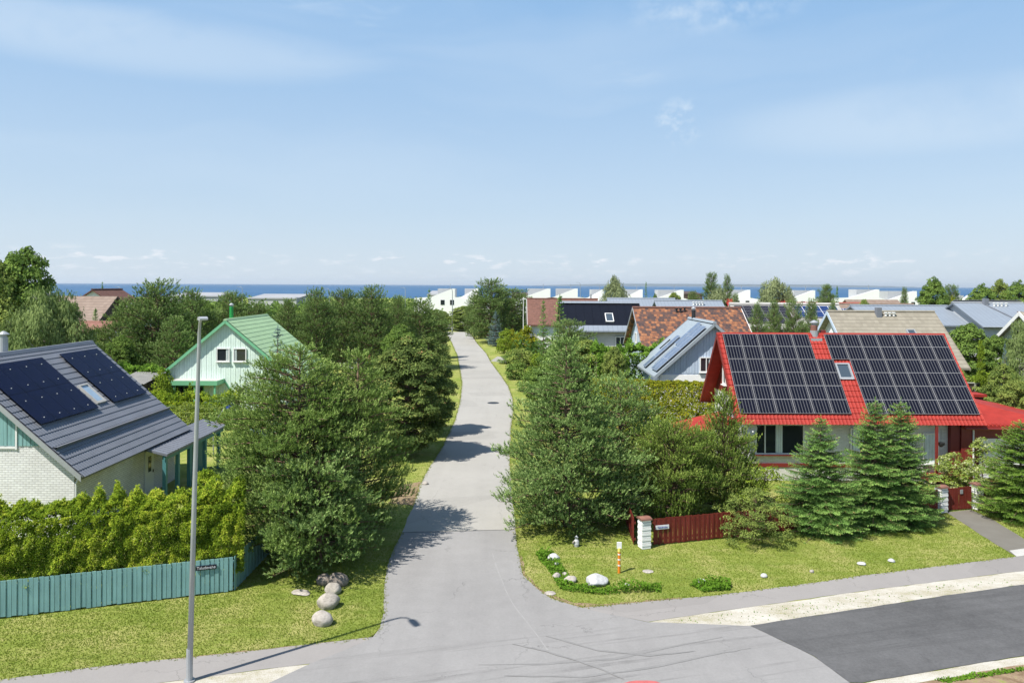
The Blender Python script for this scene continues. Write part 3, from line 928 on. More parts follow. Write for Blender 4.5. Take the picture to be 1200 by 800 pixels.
def window(root, ax, pos, sgn, c, z0, z1, w_, frame, glass, curtain=None, bars=1, sill=None, name='window'):
    """recessed window: frame ring with mullions standing proud, pane set back, curtain behind the pane's edge"""
    fw, fd = 0.075, 0.09

    def bx(mb, a0, a1, z0_, z1_, d0, d1):
        p0, p1 = sorted((pos + sgn * d0, pos + sgn * d1))
        return mb.box(p0, p1, a0, a1, z0_, z1_) if ax == 'x' else mb.box(a0, a1, p0, p1, z0_, z1_)
    mb = MB()
    l, r = c - w_ / 2, c + w_ / 2
    bx(mb, l, l + fw, z0, z1, 0, fd); bx(mb, r - fw, r, z0, z1, 0, fd)
    bx(mb, l + fw, r - fw, z0, z0 + fw, 0, fd); bx(mb, l + fw, r - fw, z1 - fw, z1, 0, fd)
    if isinstance(bars, (list, tuple)):
        xs_ = [l + w_ * b for b in bars]
    else:
        xs_ = [l + w_ * k / bars for k in range(1, bars)]
    for x in xs_:
        bx(mb, x - 0.03, x + 0.03, z0 + fw, z1 - fw, 0.0, fd * 0.9)
    fr = mb.build(name, frame, root)
    bx(MB(), l + fw, r - fw, z0 + fw, z1 - fw, 0.0, 0.02).build('pane', glass, fr)
    if curtain:
        for (a, b) in curtain:
            cb = MB()
            a_, b_ = l + w_ * a, l + w_ * b
            n = 7
            for i in range(n):
                xx = a_ + (b_ - a_) * (i + .5) / n
                wdt = abs(b_ - a_) / n
                taper = 0.85 + 0.15 * (i % 2)
                bx(cb, xx - wdt / 2, xx + wdt / 2 - 0.004, z0 + fw + 0.01, z1 - fw - .01, 0.021, 0.026 + 0.022 * (i % 2))
            cb.build('curtain', M['curtain'], fr)
    if sill:
        bx(MB(), l - 0.05, r + 0.05, z0 - 0.06, z0 - 0.005, 0.0, 0.17).build('window_sill', sill, fr)
    return fr


# ------------------------------------------------------------------ the grey-roofed house on the left
h = House('brick house with slate grey roof and navy solar panels behind the thuja hedge', 'house', -23.9, 36.5, 10.4, 5.5, 7.6, 2.82, 'y', og=0.45, oe=0.5)
h.walls(M['white_brick'])
h.roof(M['slate_roof'], 0.16)
h.ribbed(M['slate_roof'], -1, 0.19, 0.022, 0.36, 0.026)
h.ridge(M['slate_roof'], 0.13)
h.verge(M['galv'], 0.26)
h.gutter(M['slate_roof'])
h.boards(M['teal_board'], -1, 3.95, 0.17, 0.02, 0.035)
MB().box(-h.L / 2 + h.og - 0.06, -h.L / 2 + h.og - 0.005, -2.55, -2.47, 3.8, 5.2).box(-h.L / 2 + h.og - 0.06, -h.L / 2 + h.og - 0.005, -2.47, 2.5, 3.83, 3.92).build('gable_trim', M['white'], h.root)
# ridge local x = world y - 36.5
h.panels(-1, 31.85 - 36.5, 0.095, 4, 2, 1.10, 1.86, M['pv_navy'], 0.20)
h.panels(-1, 37.75 - 36.5, 0.09, 3, 2, 1.12, 1.86, M['pv_navy'], 0.20)
h.skylight(-1, 37.05 - 36.5, 0.385, 0.57, 0.80, M['concrete'], M['sky_tint_glass'])
CLAMP = None
for (u0_, t0_, nc) in ((31.85 - 36.5, 0.095, 4), (37.75 - 36.5, 0.09, 3)):
    mc = MB()
    for r_ in range(2):
        for k_ in range(nc):
            for q_ in (0.22, 0.78):
                p_ = h.S(-1, u0_ + 1.115 * (k_ + .5), t0_ + (r_ + q_) * 1.875 / 7.1, .24)
                if CLAMP is None:
                    CLAMP = mc.box(-.02, .02, -.02, .02, -.02, .012).mesh('panel_clamp', M['white'])
                link('panel_clamp', CLAMP, h.root).location = p_
pts = [h.S(-1, -h.L / 2, 0.80, 0.10), h.S(-1, h.L / 2, 0.80, 0.10)]
sn = MB()
q = [h.S(-1, -h.L / 2, 0.775, 0.09), h.S(-1, h.L / 2, 0.775, 0.09), h.S(-1, h.L / 2, 0.795, 0.27), h.S(-1, -h.L / 2, 0.795, 0.27), h.S(-1, h.L / 2, 0.80, 0.10), h.S(-1, -h.L / 2, 0.80, 0.10)]
sn.add(q, [(0, 1, 2, 3), (3, 2, 4, 5)])
sn.build('snow_guard', M['slate_roof'], h.root)
# door and window in the side wall under the eave, house number side
dr = MB().box(1.3, 2.2, -(h.half - h.oe) - .06, -(h.half - h.oe) - .003, 0.2, 2.3).build('front_door', M['white_frame'], h.root)
MB().box(1.6, 1.9, -(h.half - h.oe) - .075, -(h.half - h.oe) - .062, 1.2, 2.0).build('pane', M['glass'], dr)
MB().box(2.06, 2.1, -(h.half - h.oe) - .11, -(h.half - h.oe) - .062, 1.1, 1.25).build('handle', M['black'], dr)
MB().tube([(-h.L / 2 + .55, -5.2, 2.7), (-h.L / 2 + .5, -5.05, 2.3), (-h.L / 2 + .5, -5.05, 0)], 0.05, 8).build('downpipe', M['white'], h.root)
# porch
pr = MB()
px0, px1 = -17.3, -18.75
zc0, zc1 = 2.42, 2.78
X_ = lambda wx: -(wx + 23.9)
V, Q = [], []
pa, pb = 36.9 - 36.5, 44.6 - 36.5
pr.add([(pa, X_(px0), zc0), (pb, X_(px0), zc0), (pb, X_(px1), zc1), (pa, X_(px1), zc1), (pa, X_(px0), zc0 - .12), (pb, X_(px0), zc0 - .12), (pb, X_(px1), zc1 - .12), (pa, X_(px1), zc1 - .12)],
       [(0, 1, 2, 3), (7, 6, 5, 4), (0, 4, 5, 1), (1, 5, 6, 2), (2, 6, 7, 3), (3, 7, 4, 0)])
for i in range(1, 24):
    y = pa + (pb - pa) * i / 24
    pr.bar((y, X_(px0), zc0 + .012), (y, X_(px1), zc1 + .012), 0.04, 0.03)
pr.build('porch_roof', M['slate_roof'], h.root)
for wy in (37.1, 38.5, 39.9, 41.9, 43.9):
    MB().box(wy - 36.5 - .09, wy - 36.5 + .09, X_(-17.5) - .09, X_(-17.5) + .09, 0, 2.36).build('porch_post', M['teal_dark'], h.root)
MB().box(pa + .05, pb - .05, X_(-17.42), X_(-17.5), 2.1, 2.30).build('porch_beam', M['teal_dark'], h.root)
MB().box(41.9 - 36.5, 44.0 - 36.5, X_(-18.3), X_(-18.4), 0, 2.3).build('porch_panel', M['teal_dark'], h.root)
h.chimney(35.6 - 36.5, 0.75, 8.35, 0.19, M['galv'], M['galv'])
h.vents(1, [(-0.2, 0.12)], M['galv'], 0.5, 0.09)

# ------------------------------------------------------------------ the green house
h = House('mint white wooden house with pale green roof and twin attic windows in the gable', 'house', -24.6, 68.35, 10.7, 5.8, 7.85, 3.0, 'y', og=0.35, oe=0.6)
h.walls(M['mint_board'])
h.roof(M['green_roof'], 0.16)
h.ribbed(M['green_roof'], -1, 0.62, 0.015, 0.46, 0.022)
h.ridge(M['green_roof'], 0.13)
h.verge(M['green_trim'], 0.30)
h.gutter(M['green_trim'])
h.boards(M['mint_board'], -1, 0.3, 0.21, 0.02, 0.04)
for yc in (0.27 + 0.0, -1.18):
    h.window_end(-1, yc + 0.0, 4.3, 5.45, 1.12, M['white_frame'], M['glass'], [(0.08, .28)] if yc > 0 else [(0.74, .92)], 0.06, 1, M['white'])
# veranda on the left front corner
ver = MB().box(-6.6, -4.9, 0.25, 5.6, 2.65, 2.80)
ver.build('veranda_roof', M['concrete'], h.root)
MB().box(-6.68, -6.62, 0.15, 5.7, 2.45, 2.83).box(-6.62, -4.95, .15, .21, 2.45, 2.83).build('veranda_fascia', M['green_trim'], h.root)
for yy in (0.4, 2.1, 3.8, 5.4):
    MB().box(-6.58, -6.44, yy - .07, yy + .07, 0, 2.64).build('veranda_post', M['green_trim'], h.root)
MB().bar((-5.1, 0.1, 2.6), (-5.1, -1.0, 0.9), 0.12, 0.12, Vector((1, 0, 0))).build('veranda_brace', M['green_trim'], h.root)
window(h.root, 'x', -4.98 - .06, -1, 3.2, 0.4, 2.2, 2.6, M['green_trim'], M['glass'], None, 3)
h.chimney(-2.0, 0.75, 8.95, 0.17, M['green_pipe'], M['galv'])
window(h.root, 'x', -4.98 - .06, -1, -1.6, 0.9, 2.1, 1.2, M['white_frame'], M['glass'], None, 2)

# ------------------------------------------------------------------ the red-roofed house
h = House('pale brick house with red roof covered in framed solar panels', 'house', 19.45, 44.8, 13.8, 3.8, 8.05, 3.55, 'x', og=0.75, oe=0.62)
h.walls(M['pale_brick'])
h.roof(M['red_roof'], 0.16)
h.ribbed(M['red_roof'], -1, 0.21, 0.035, 0.36, 0.03, t1=1.06)
h.ridge(M['red_roof'], 0.12)
h.verge(M['red_trim'], 0.30)
h.gutter(M['red_trim'])
MB().box(-6.85, 6.85, -3.8 + .06, -3.8 + .7, 3.28, 3.32).build('soffit', M['red_trim'], h.root)
# overhang underside and red boards on the left gable
h.boards(M['red_board'], -1, 4.35, 0.15, 0.012, 0.03)
h.boards(M['red_board'], 1, 4.35, 0.15, 0.012, 0.03)
MB().box(-h.L / 2 + h.og - .02, -h.L / 2 + h.og - .0025, -3.15, 3.15, 0.4, 4.34).build('gable_render', M['white'], h.root)
h.window_end(-1, -0.75, 4.9, 6.1, 0.7, M['white_frame'], M['glass'], None, 0.04, 1, M['white'])
h.window_end(-1, 0.75, 4.9, 6.1, 0.7, M['white_frame'], M['glass'], None, 0.04, 1, M['white'])
pw, ph = 1.022, 1.81
X0 = -6.9 + 0.25
gp = 0.018
xr = 6.9 - 0.12 - 6 * (pw + gp)
h.panels(-1, X0, 0.018, 5, 1, pw, ph, M['pv_cells'], 0.17, gp)
sl = math.hypot(3.8, 4.5)
h.panels(-1, X0, 0.018 + (ph + .03) / sl, 6, 2, pw, ph, M['pv_cells'], 0.17, gp)
h.panels(-1, xr - (pw + gp), 0.018, 7, 1, pw, ph, M['pv_cells'], 0.17, gp)
h.panels(-1, xr, 0.018 + (ph + .03) / sl, 6, 2, pw, ph, M['pv_cells'], 0.17, gp)
h.skylight(-1, 0.02, 0.37, 0.56, 0.84, M['galv'], M['skyglass'])
c_ = h.chimney(-1.0, 0.0, 8.65, 0.20, M['terracotta_roof'], M['galv'])
MB().box(-1.33, -0.67, -0.42, 0.25, 7.55, 7.86).tube([(-1.0, -0.02, 7.6), (-1.0, -0.02, 8.32)], 0.235, 14).build('chimney_flashing', M['galv'], h.root)
MB().box(-0.55, -0.28, 0.0, .25, 7.9, 8.33).build('vent_box', M['red_trim'], h.root)
# front windows
yw = -(h.half - h.oe)
window(h.root, 'y', yw - .02, -1, 15.2 - 19.45, 1.50, 3.22, 2.78, M['white_frame'], M['glass'], [(0.42, 0.56)], [0.2], M['red_trim'])
window(h.root, 'y', yw - .02, -1, 19.9 - 19.45, 1.50, 3.0, 1.4, M['white_frame'], M['glass'], [(0.1, .4)], 2, M['red_trim'])
MB().box(-6.2, 3.4, yw - .05, yw - .002, 0.78, 0.98).build('plinth_band', M['red_trim'], h.root)
# recessed porch: right part of the front
pt = 23.2 - 19.45
MB().box(pt, 6.15, yw - 1.0, yw - .003, 0.22, 0.50).build('porch_floor', M['red_trim'], h.root)
MB().box(pt + .35, pt + .47, yw - .95, yw - .83, 0.5, 3.3).build('porch_post', M['red_trim'], h.root)
window(h.root, 'y', yw - .02, -1, 23.75 - 19.45, 1.0, 2.75, 0.9, M['white_frame'], M['glass'], [(0.15, 0.85)], 1, M['white'])
MB().box(24.75 - 19.45, 25.25 - 19.45, yw - .30, yw - .003, 0.5, 3.25).build('front_door', M['dark_red'], h.root)
# garage wing to the right
gw = MB().box(25.95 - 19.45 + .02, 32.2 - 19.45, -3.12, 2.6, 0, 3.15)
gw.build('garage_wall', M['dark_red'], h.root)
MB().box(25.3 - 19.45, 25.95 - 19.45, -3.55, -3.125, 0.2, 3.15).build('garage_pillar', M['red_trim'], h.root)
gd = MB()
for k in range(5):
    gd.box(26.55 - 19.45, 29.2 - 19.45, -3.19, -3.122, 0.2 + k * 0.45, 0.2 + k * 0.45 + .435)
gd.build('garage_door', M['white'], h.root)
ar = MB()
A = Vector((26.3 - 19.45, -1.2, 4.45)); A2 = Vector((27.2 - 19.45, 0.3, 4.4))
f1 = Vector((25.3 - 19.45, -3.86, 3.30)); f2 = Vector((31.6 - 19.45, -3.86, 3.22)); r2 = Vector((33 - 19.45, 3.0, 3.22)); r1 = Vector((25.6 - 19.45, 3.0, 3.3))
dn = Vector((0, 0, -.16))
ar.add([A, A2, f1, f2, r2, r1] + [p + dn for p in (f1, f2, r2, r1)], [(2, 3, 0), (3, 1, 0), (3, 4, 1), (4, 5, 1), (5, 2, 0, 1), (2, 6, 7, 3), (3, 7, 8, 4), (4, 8, 9, 5), (5, 9, 6, 2), (6, 9, 8, 7)])
ar.build('garage_roof', M['red_roof'], h.root)
rb = MB()
for i in range(28):
    t = (i + .5) / 28
    a = f1.lerp(f2, t) + Vector((0, 0, .03))
    top = A.lerp(A2, t) + Vector((0, 0, .03))
    tt = 0.97 - t * 0.3
    rb.bar(a, a.lerp(Vector((a.x, top.y, a.z + (top.z - a.z) * max(0.05, 1 - t * 1.0))), tt * max(0.1, 1 - t)), 0.1, 0.05)
rb.build('roof_rib', M['red_roof'], h.root)
MB().tube([(f1.x, -3.93, 3.14), (f2.x, -3.93, 3.06)], 0.065, 6).build('gutter', M['red_trim'], h.root)
MB().tube([(25.95 - 19.45, -3.6, 3.1), (25.95 - 19.45, -3.6, 0.2)], 0.045, 8).build('downpipe', M['white'], h.root)
MB().tube([(29.0 - 19.45, -3.3, 2.85), (29.0 - 19.45, -3.3, 3.0)], 0.09, 8).build('wall_lamp', M['white'], h.root)
# canopy on the left side
cn = MB()
cn.add([(-9.4, -2.6, 2.35), (-9.4, 1.5, 2.35), (-6.2, 1.5, 3.15), (-6.2, -2.0, 3.15), (-9.4, -2.6, 2.22), (-9.4, 1.5, 2.22), (-6.2, 1.5, 3.0), (-6.2, -2.0, 3.0)],
       [(0, 1, 2, 3), (7, 6, 5, 4), (0, 4, 5, 1), (1, 5, 6, 2), (2, 6, 7, 3), (3, 7, 4, 0)])
cn.build('canopy_roof', M['red_roof'], h.root)
for yy in (-2.3, 1.2):
    MB().box(-9.25, -9.13, yy - .06, yy + .06, 0, 2.3).build('canopy_post', M['dark_wood'], h.root)
# satellite dish on the front wall
dd = empty('satellite_dish', (13.45, 41.25, 3.02), 'white round satellite dish beside the big curtained window under the red eave', 'dish')
bmv = MB()
for ring_i in range(5):
    rr_ = 0.36 * ring_i / 4
    for k in range(16):
        a = 2 * math.pi * k / 16
        bmv.v.append((rr_ * math.cos(a), 0.35 * rr_ * rr_ * -1.4 , rr_ * math.sin(a)))
for ring_i in range(4):
    for k in range(16):
        bmv.f.append((ring_i * 16 + k, ring_i * 16 + (k + 1) % 16, (ring_i + 1) * 16 + (k + 1) % 16, (ring_i + 1) * 16 + k))
bmv.build('reflector', M['white'], dd, True)
MB().bar((0, 0, -.3), (0, -0.42, -.12), .03, .03).tube([(0, -0.42, -.14), (0, -.36, -.06)], .035, 8).build('feed_arm', M['white'], dd)
MB().bar((0, 0.02, 0), (0, .36, -.1), .05, .05).build('bracket', M['galv'], dd)
bk = empty('flower_basket', (23.95, 40.9, 2.35), 'dark hanging flower basket beside the porch post of the red house', 'flower basket')
MB().tube([(0, 0, 0), (0, 0, -.12), (0, 0, -.24)], [.2, .18, .06], 10).build('basket', M['black'], bk)
MB().bar((0, 0, 0), (0, 0, .75), .012, .012).build('chain', M['black'], bk)

# ------------------------------------------------------------------ neighbours right of the street
h = House('pale blue boarded house with blue grey roof and bluish solar panels', 'house', 15.35, 59.5, 8.0, 4.55, 8.2, 4.15, 'y', og=0.4, oe=0.45)
h.walls(M['blue_board'])
h.roof(M['bluegrey_roof'], 0.14)
h.ridge(M['bluegrey_roof'], 0.12)
h.verge(M['bluegrey_roof'], 0.28)
h.boards(M['blue_board'], -1, 4.35, 0.22, 0.03, 0.04)
MB().box(-h.L / 2 + .34, -h.L / 2 + h.og - .003, -4.05, 4.05, 0.2, 4.25).build('gable_render', M['far_white'], h.root)
h.window_end(-1, 0.55, 4.45, 5.6, 1.0, M['white_frame'], M['glass'], [(0.12, .3)], 0.06, 2, M['white'])
h.panels(1, -3.7, 0.10, 2, 4, 1.0, 1.26, M['pv_sky'], 0.15)
h.panels(1, -1.55, 0.06, 1, 2, 1.0, 1.26, M['pv_sky'], 0.15)
h.panels(1, 0.15, 0.34, 1, 3, 1.0, 1.26, M['pv_sky'], 0.15)
MB().bar(h.S(1, -0.7, 0.50, .25), h.S(1, -0.7, .84, .25), .08, .08).bar(h.S(1, 1.35, 0.45, .25), h.S(1, 1.35, .64, .25), .08, .08).build('roof_ladder', M['black'], h.root)
h.chimney(2.5, 0.0, 8.95, 0.16, M['black'], M['galv'])
MB().box(-3.9, 0.5, 4.5, 6.2, 3.05, 3.2).build('lean_to_roof', M['concrete'], h.root)
MB().box(-3.7, 0.3, 4.2, 6.0, 0, 3.04).build('lean_to_wall', M['white_brick'], h.root)

h = House('house with mottled orange and brown tile roof, behind the pale blue house', 'house', 18.1, 76.0, 11.2, 6.0, 8.75, 4.7, 'x', og=0.6, oe=0.6)
h.walls(M['blue_board'])
h.roof(M['orange_roof'], 0.16)
h.ridge(M['brown_roof'], 0.11)
h.verge(M['white'], 0.18, ends=(1,))
h.verge(M['galv'], 0.22, ends=(-1,))
h.boards(M['blue_board'], -1, 0.4, 0.4, 0.05, 0.05)
h.window_end(-1, 0.8, 5.0, 6.1, 0.9, M['white_frame'], M['glass'], None, .06, 1)
h.vents(-1, [(-1.2, 0.12), (-0.8, 0.12), (-0.35, 0.10)], M['black'], 0.35, 0.10)
MB().tube([(-4.6, -4.2, 6.0), (-3.4, -7.4, 5.8)], 0.02, 4).build('antenna_cable', M['black'], h.root)

h = House('house with all black solar roof and one white skylight, behind the tall hedge', 'house', 11.2, 94.5, 10.4, 4.6, 8.75, 5.5, 'x', og=0.5, oe=0.7)
h.walls(M['far_grey'])
h.roof(M['pv_black'], 0.2)
h.ridge(M['grey_roof'], 0.22)
MB().prism([(-4.75, 5.30), (-4.75, 5.45), (-3.9, 6.08), (-3.9, 5.9)], 'x', -5.25, 5.25).build('eave_band', M['grey_roof'], h.root)
h.gutter(M['grey_roof'], (-1,))
h.skylight(-1, 1.0, 0.42, 0.72, 1.0, M['white_frame'], M['skyglass'])
h.window_side(-1, 2.8, 3.0, 4.7, 2.4, M['white_frame'], M['glass'], None, 4)
MB().box(0.2, 5.2, -5.4, -3.95, 2.55, 2.7).build('balcony', M['white'], h.root)
mbr = MB()
for k in range(14):
    mbr.box(0.2 + k * .38, 0.24 + k * .38, -5.4, -5.36, 2.7, 3.6)
mbr.box(0.2, 5.2, -5.41, -5.35, 3.6, 3.66)
mbr.build('railing', M['white'], h.root)

h = House('white gabled house with plain brown roof, behind the spruces right of the street', 'house', 8.1, 118.0, 11.4, 5.2, 8.85, 4.9, 'x', og=0.5, oe=0.6)
h.walls(M['far_white'])
h.roof(M['brown_roof'], 0.16)
h.ridge(M['brown_roof'], 0.1)
h.verge(M['white'], 0.22)
h.chimney(4.6, 0.2, 9.6, 0.14, M['galv'])
h.window_end(-1, 0.5, 5.2, 6.4, 1.1, M['white_frame'], M['glass'], None, .04, 2)

h = House('white house with weathered beige sheet roof, directly behind the red roof', 'house', 33.15, 66.0, 9.6, 5.2, 8.8, 4.3, 'x', og=0.6, oe=0.6)
h.walls(M['far_white'])
h.roof(M['beige_roof'], 0.16)
h.ridge(M['beige_roof'], 0.09)
h.verge(M['blue_board'], 0.35, ends=(-1,))
h.verge(M['beige_roof'], 0.2, ends=(1,))
h.window_end(-1, -0.6, 5.5, 6.8, 0.8, M['green_trim'], M['glass'], None, .04, 1)
h.window_end(-1, 0.6, 5.5, 6.8, 0.8, M['green_trim'], M['glass'], None, .04, 1)
h.chimney(-0.4, -0.4, 9.15, 0.22, M['slate_roof'], None, 'chimney', True)
h.vents(-1, [(0.25, .09), (0.6, .09), (0.95, .09)], M['white'], .25, .11)
h.skylight(-1, 1.6, 0.36, 0.56, 0.75, M['galv'], M['skyglass'])

h = House('low grey roofed row house with white roof vents, beyond the mottled orange roof', 'house', 30.0, 125.0, 11.5, 5, 8.5, 6.0, 'x')
h.walls(M['far_grey']); h.roof(M['grey_roof'], .2); h.ridge(M['grey_roof'], .12)
h.vents(-1, [(0.6, .3), (1.1, .3), (1.6, .3), (2.1, .3)], M['white'], .5, .16)
h = House('grey roofed house left of the vented grey roof, in front of the pale willow', 'house', 24.6, 140.0, 13, 5, 8.6, 6.2, 'x')
h.walls(M['far_grey']); h.roof(M['grey_roof'], .2); h.ridge(M['grey_roof'], .12)
h = House('long house with dark solar rows under a pale ridge, behind the young pines', 'house', 40.0, 108.0, 16, 5.5, 8.4, 5.2, 'x')
h.walls(M['far_grey']); h.roof(M['old_roof'], .2); h.ridge(M['concrete'], .2)
h.panels(-1, -7.6, 0.12, 6, 3, 1.25, 1.5, M['pv_cells'], .15)
h.panels(-1, 1.0, 0.12, 5, 2, 1.25, 1.5, M['pv_mid'], .15)
h.vents(-1, [(6.3, .3), (6.8, .3)], M['galv'], .4, .1)
h = House('beige roofed house with bright blue solar panels, behind the weathered beige roof', 'house', 62.5, 128.0, 15, 5.5, 8.0, 5.0, 'x')
h.walls(M['far_white']); h.roof(M['tan_roof'], .2); h.ridge(M['tan_roof'], .15)
h.panels(-1, -7.2, 0.3, 3, 2, 1.6, 1.9, M['pv_mid'], .15)
h = House('big grey seamed metal roof with dark chimney and vents, upper right', 'house', 64.8, 100.0, 9.6, 6.5, 8.9, 6.0, 'x')
h.walls(M['far_grey']); h.roof(M['grey_roof'], .2); h.ridge(M['galv'], .12); h.gutter(M['galv'], (-1,))
h.chimney(-0.6, -0.5, 9.5, 0.28, M['slate_roof'], None, 'chimney', True)
h.vents(-1, [(0.3, .15), (0.8, .15), (1.3, .15), (1.9, .15)], M['white'], .35, .13)
h.vents(-1, [(2.1, .5), (2.7, .55)], M['terracotta_roof'], .3, .16)
MB().bar(h.S(-1, -0.6, .12, .06), h.S(-1, 1.4, 1.0, .06), .3, .05).build('roof_valley', M['slate_roof'], h.root)
h.panels(1, -4.4, 0.02, 3, 1, 1.5, 1.0, M['pv_cells'], .42)
h.panels(1, 0.4, 0.02, 3, 1, 1.5, 1.0, M['pv_cells'], .42)
h = House('grey metal roofed wing left of the big seamed roof, above the beige roof', 'house', 54.0, 102.5, 13.5, 6, 8.4, 6.0, 'x')
h.walls(M['far_grey']); h.roof(M['grey_roof'], .2); h.ridge(M['grey_roof'], .12)
h = House('white gabled house half hidden by the tree at the right edge', 'house', 54.0, 70.0, 11.2, 5.0, 8.7, 4.9, 'x', og=.6)
h.walls(M['far_white']); h.roof(M['beige_roof'], .16); h.verge(M['white'], .42)
h.window_end(-1, 0.6, 5.2, 6.3, .9, M['white_frame'], M['glass'], None, .04, 1)
for (u0, u1, vv, Y, lab, mt) in ((907, 920, 350, 150, 'small orange red roof left of the large pale willow', 'red_roof'),
                                 (849, 858, 350, 150, 'small red roof beside the twin willow', 'red_roof'),
                                 (925, 1010, 354, 160, 'low red roof line below the white wedge houses', 'red_roof'),
                                 (990, 1052, 351, 170, 'low tan roof in front of the white stepped house', 'tan_roof')):
    h = House(lab, 'house', PX((u0 + u1) / 2, Y), Y, (u1 - u0) / F * Y, 4.5, PZ((u0 + u1) / 2, vv, Y), PZ((u0 + u1) / 2, vv, Y) - 2.4, 'x')
    h.walls(M['far_white']); h.roof(M[mt], .2)

# ------------------------------------------------------------------ houses left of the street
h = House('tan roofed house with dark gable, beside the birch and below the sea', 'house', PX(104, 108), 108.0, 8.5, 5.6, PZ(115, 347, 108), 5.2, 'x', og=.7)
h.walls(M['far_white']); h.roof(M['tan_roof'], .2); h.verge(M['dark_wood'], .3); h.boards(M['dark_wood'], 1, 4.6, .3, .02, .05)
h = House('maroon roofed house with roof windows, behind the tan roof', 'house', PX(126, 135), 135.0, 10, 6.5, PZ(120, 339, 135), 5.6, 'y', og=.5)
h.walls(M['far_white']); h.roof(M['brown_roof'], .2); h.ridge(M['brown_roof'], .15)
h.skylight(-1, 0, .62, .75, 1.0, M['white_frame'], M['skyglass']); h.skylight(-1, -2.2, .62, .75, 1.0, M['white_frame'], M['skyglass'])
h = House('low house with faded terracotta tile roof, between birch and pines', 'house', PX(112, 92), 92.0, 6.5, 5, PZ(112, 377, 92), PZ(112, 391, 87), 'x')
h.walls(M['far_white']); h.roof(M['terracotta_roof'], .2); h.ridge(M['terracotta_roof'], .12)
h = House('low tiled house behind the steel chimney at the left edge', 'house', PX(2, 62), 62.0, 4.6, 4, PZ(10, 406, 62), PZ(10, 414, 62) - 1, 'x')
h.walls(M['white_brick']); h.roof(M['terracotta_roof'], .2)
# sheds
sh = empty('shed', (PX(163, 60), 60.0, 0), 'small shed with grey corrugated roof below the pines', 'shed')
MB().box(-1.0, 1.0, -1.6, 1.6, 0, 2.9).build('wall', M['dark_wood'], sh)
cg = MB()
for i in range(13):
    x = -1.25 + i * .2
    cg.add([(x, -1.9, 3.0), (x + .1, -1.9, 3.07), (x + .2, -1.9, 3.0), (x, 1.9, 3.5), (x + .1, 1.9, 3.57), (x + .2, 1.9, 3.5)], [(0, 1, 4, 3), (1, 2, 5, 4)])
cg.build('roof', M['old_roof'], sh)
for (u0, u1, vt, vb, Y, lab) in ((196, 256, 343, 356, 330, 'wide pale grey flat roofed warehouse left of the near lamp pole, by the sea'),
                                 (290, 348, 345, 362, 300, 'pale grey warehouse roof above the green chimney pipe'),
                                 (800, 824, 341.5, 348, 420, 'long dark low building on the shore between the willows'),
                                 (600, 622, 343, 350, 400, 'long dark low quay building left of the white wedge houses'),
                                 (500, 517, 341, 350, 300, 'low grey building beside the white house at the street end')):
    b = empty('warehouse', (PX((u0 + u1) / 2, Y), Y, 0), lab, 'building')
    hw, zt = (u1 - u0) / F * Y / 2, PZ((u0 + u1) / 2, vt, Y)
    dk = 'dark' in lab
    MB().box(-hw + .3, hw - .3, 0.3, 20, 0, zt - 1.2).build('wall', M['dark_wood'] if dk else M['far_grey'], b)
    MB().prism([(0, zt - 1.6), (20.5, zt), (20.5, zt - .3), (0, zt - 1.9)], 'x', -hw, hw).build('roof', M['dark_wood'] if dk else M['far_roof'], b)


# white modern houses by the shore: a low white block, a wedge-topped front wall, an upper box behind, its grey painted for shade
def modern(u0, u1, vt, Y, label, lowl=6.0, lowr=7.0, flip=False, wing=2.6):
    x0, x1 = PX(u0, Y), PX(u1, Y)
    zt = PZ((u0 + u1) / 2, vt, Y)
    cx_ = (x0 + x1) / 2
    b = empty('modern_house', (cx_, Y, 0), label, 'house', group='white modern houses by the shore')
    w2 = (x1 - x0) / 2
    zl = zt - wing
    sg = -1 if flip else 1
    poly = [(-w2 - lowl, 0), (-w2 - lowl, zl - .4), (-w2 - lowl * .25, zl), (w2 * .75, zt), (w2, zt), (w2, zl), (w2 + lowr, zl - .6), (w2 + lowr, 0)]
    if flip:
        poly = [(-p[0], p[1]) for p in reversed(poly)]
    MB().prism(poly, 'y', -.25, 0.25).build('front_wall', M['far_white'], b)
    MB().box(-w2, w2, 2.5, 8, 0, zt - .05).build('upper_storey', M['far_grey'], b)
    MB().box(-w2 - lowl + .1, w2 + lowr - .1, 0.26, 9, 0, zl - 1.3).build('lower_storey', M['far_white'], b)
    for wx in (-w2 * .35, w2 * .7):
        MB().box(wx - .6, wx + .6, -.32, -.255, zl - 2.4, zl - .9).build('window', M['glass'], b)
    MB().box(w2 * .4 * sg - .05, w2 * .4 * sg + .05, 3, 3.1, zt, zt + 1.4).build('vent_pipe', M['galv'], b)
    return b


modern(512, 533, 338, 225, 'white wedge topped modern house at the far end of the street', 7, 5)
modern(544, 560, 338, 235, 'white modern block partly hidden by the big pine at the street end', 3, 4)
modern(619, 645, 338, 225, 'white wedge house left above the brown roof', 4, 5)
modern(653, 677, 338, 225, 'white wedge house above the middle of the brown roof', 4, 6)
modern(694, 708, 339, 232, 'white wedge house just left of the tall pale willow', 5, 4)
modern(736, 753, 339, 232, 'white wedge house just right of the tall pale willow', 4, 5)
modern(773, 801, 339.5, 228, 'white wedge house above the vented grey roof', 3, 3)
modern(857, 879, 339.5, 236, 'white wedge house between the twin willow and the large willow', 4, 4)
modern(934, 955, 340, 228, 'white wedge house right of the large willow', 8, 2)
modern(1008, 1030, 339, 230, 'widest white modern house, left of the sparse dark pine', 14, 2)
modern(1045, 1074, 341, 236, 'white low modern house just left of the round green tree', 2, 3)
modern(1124, 1135, 346, 236, 'small white modern block right of the round green tree', 2, 2)

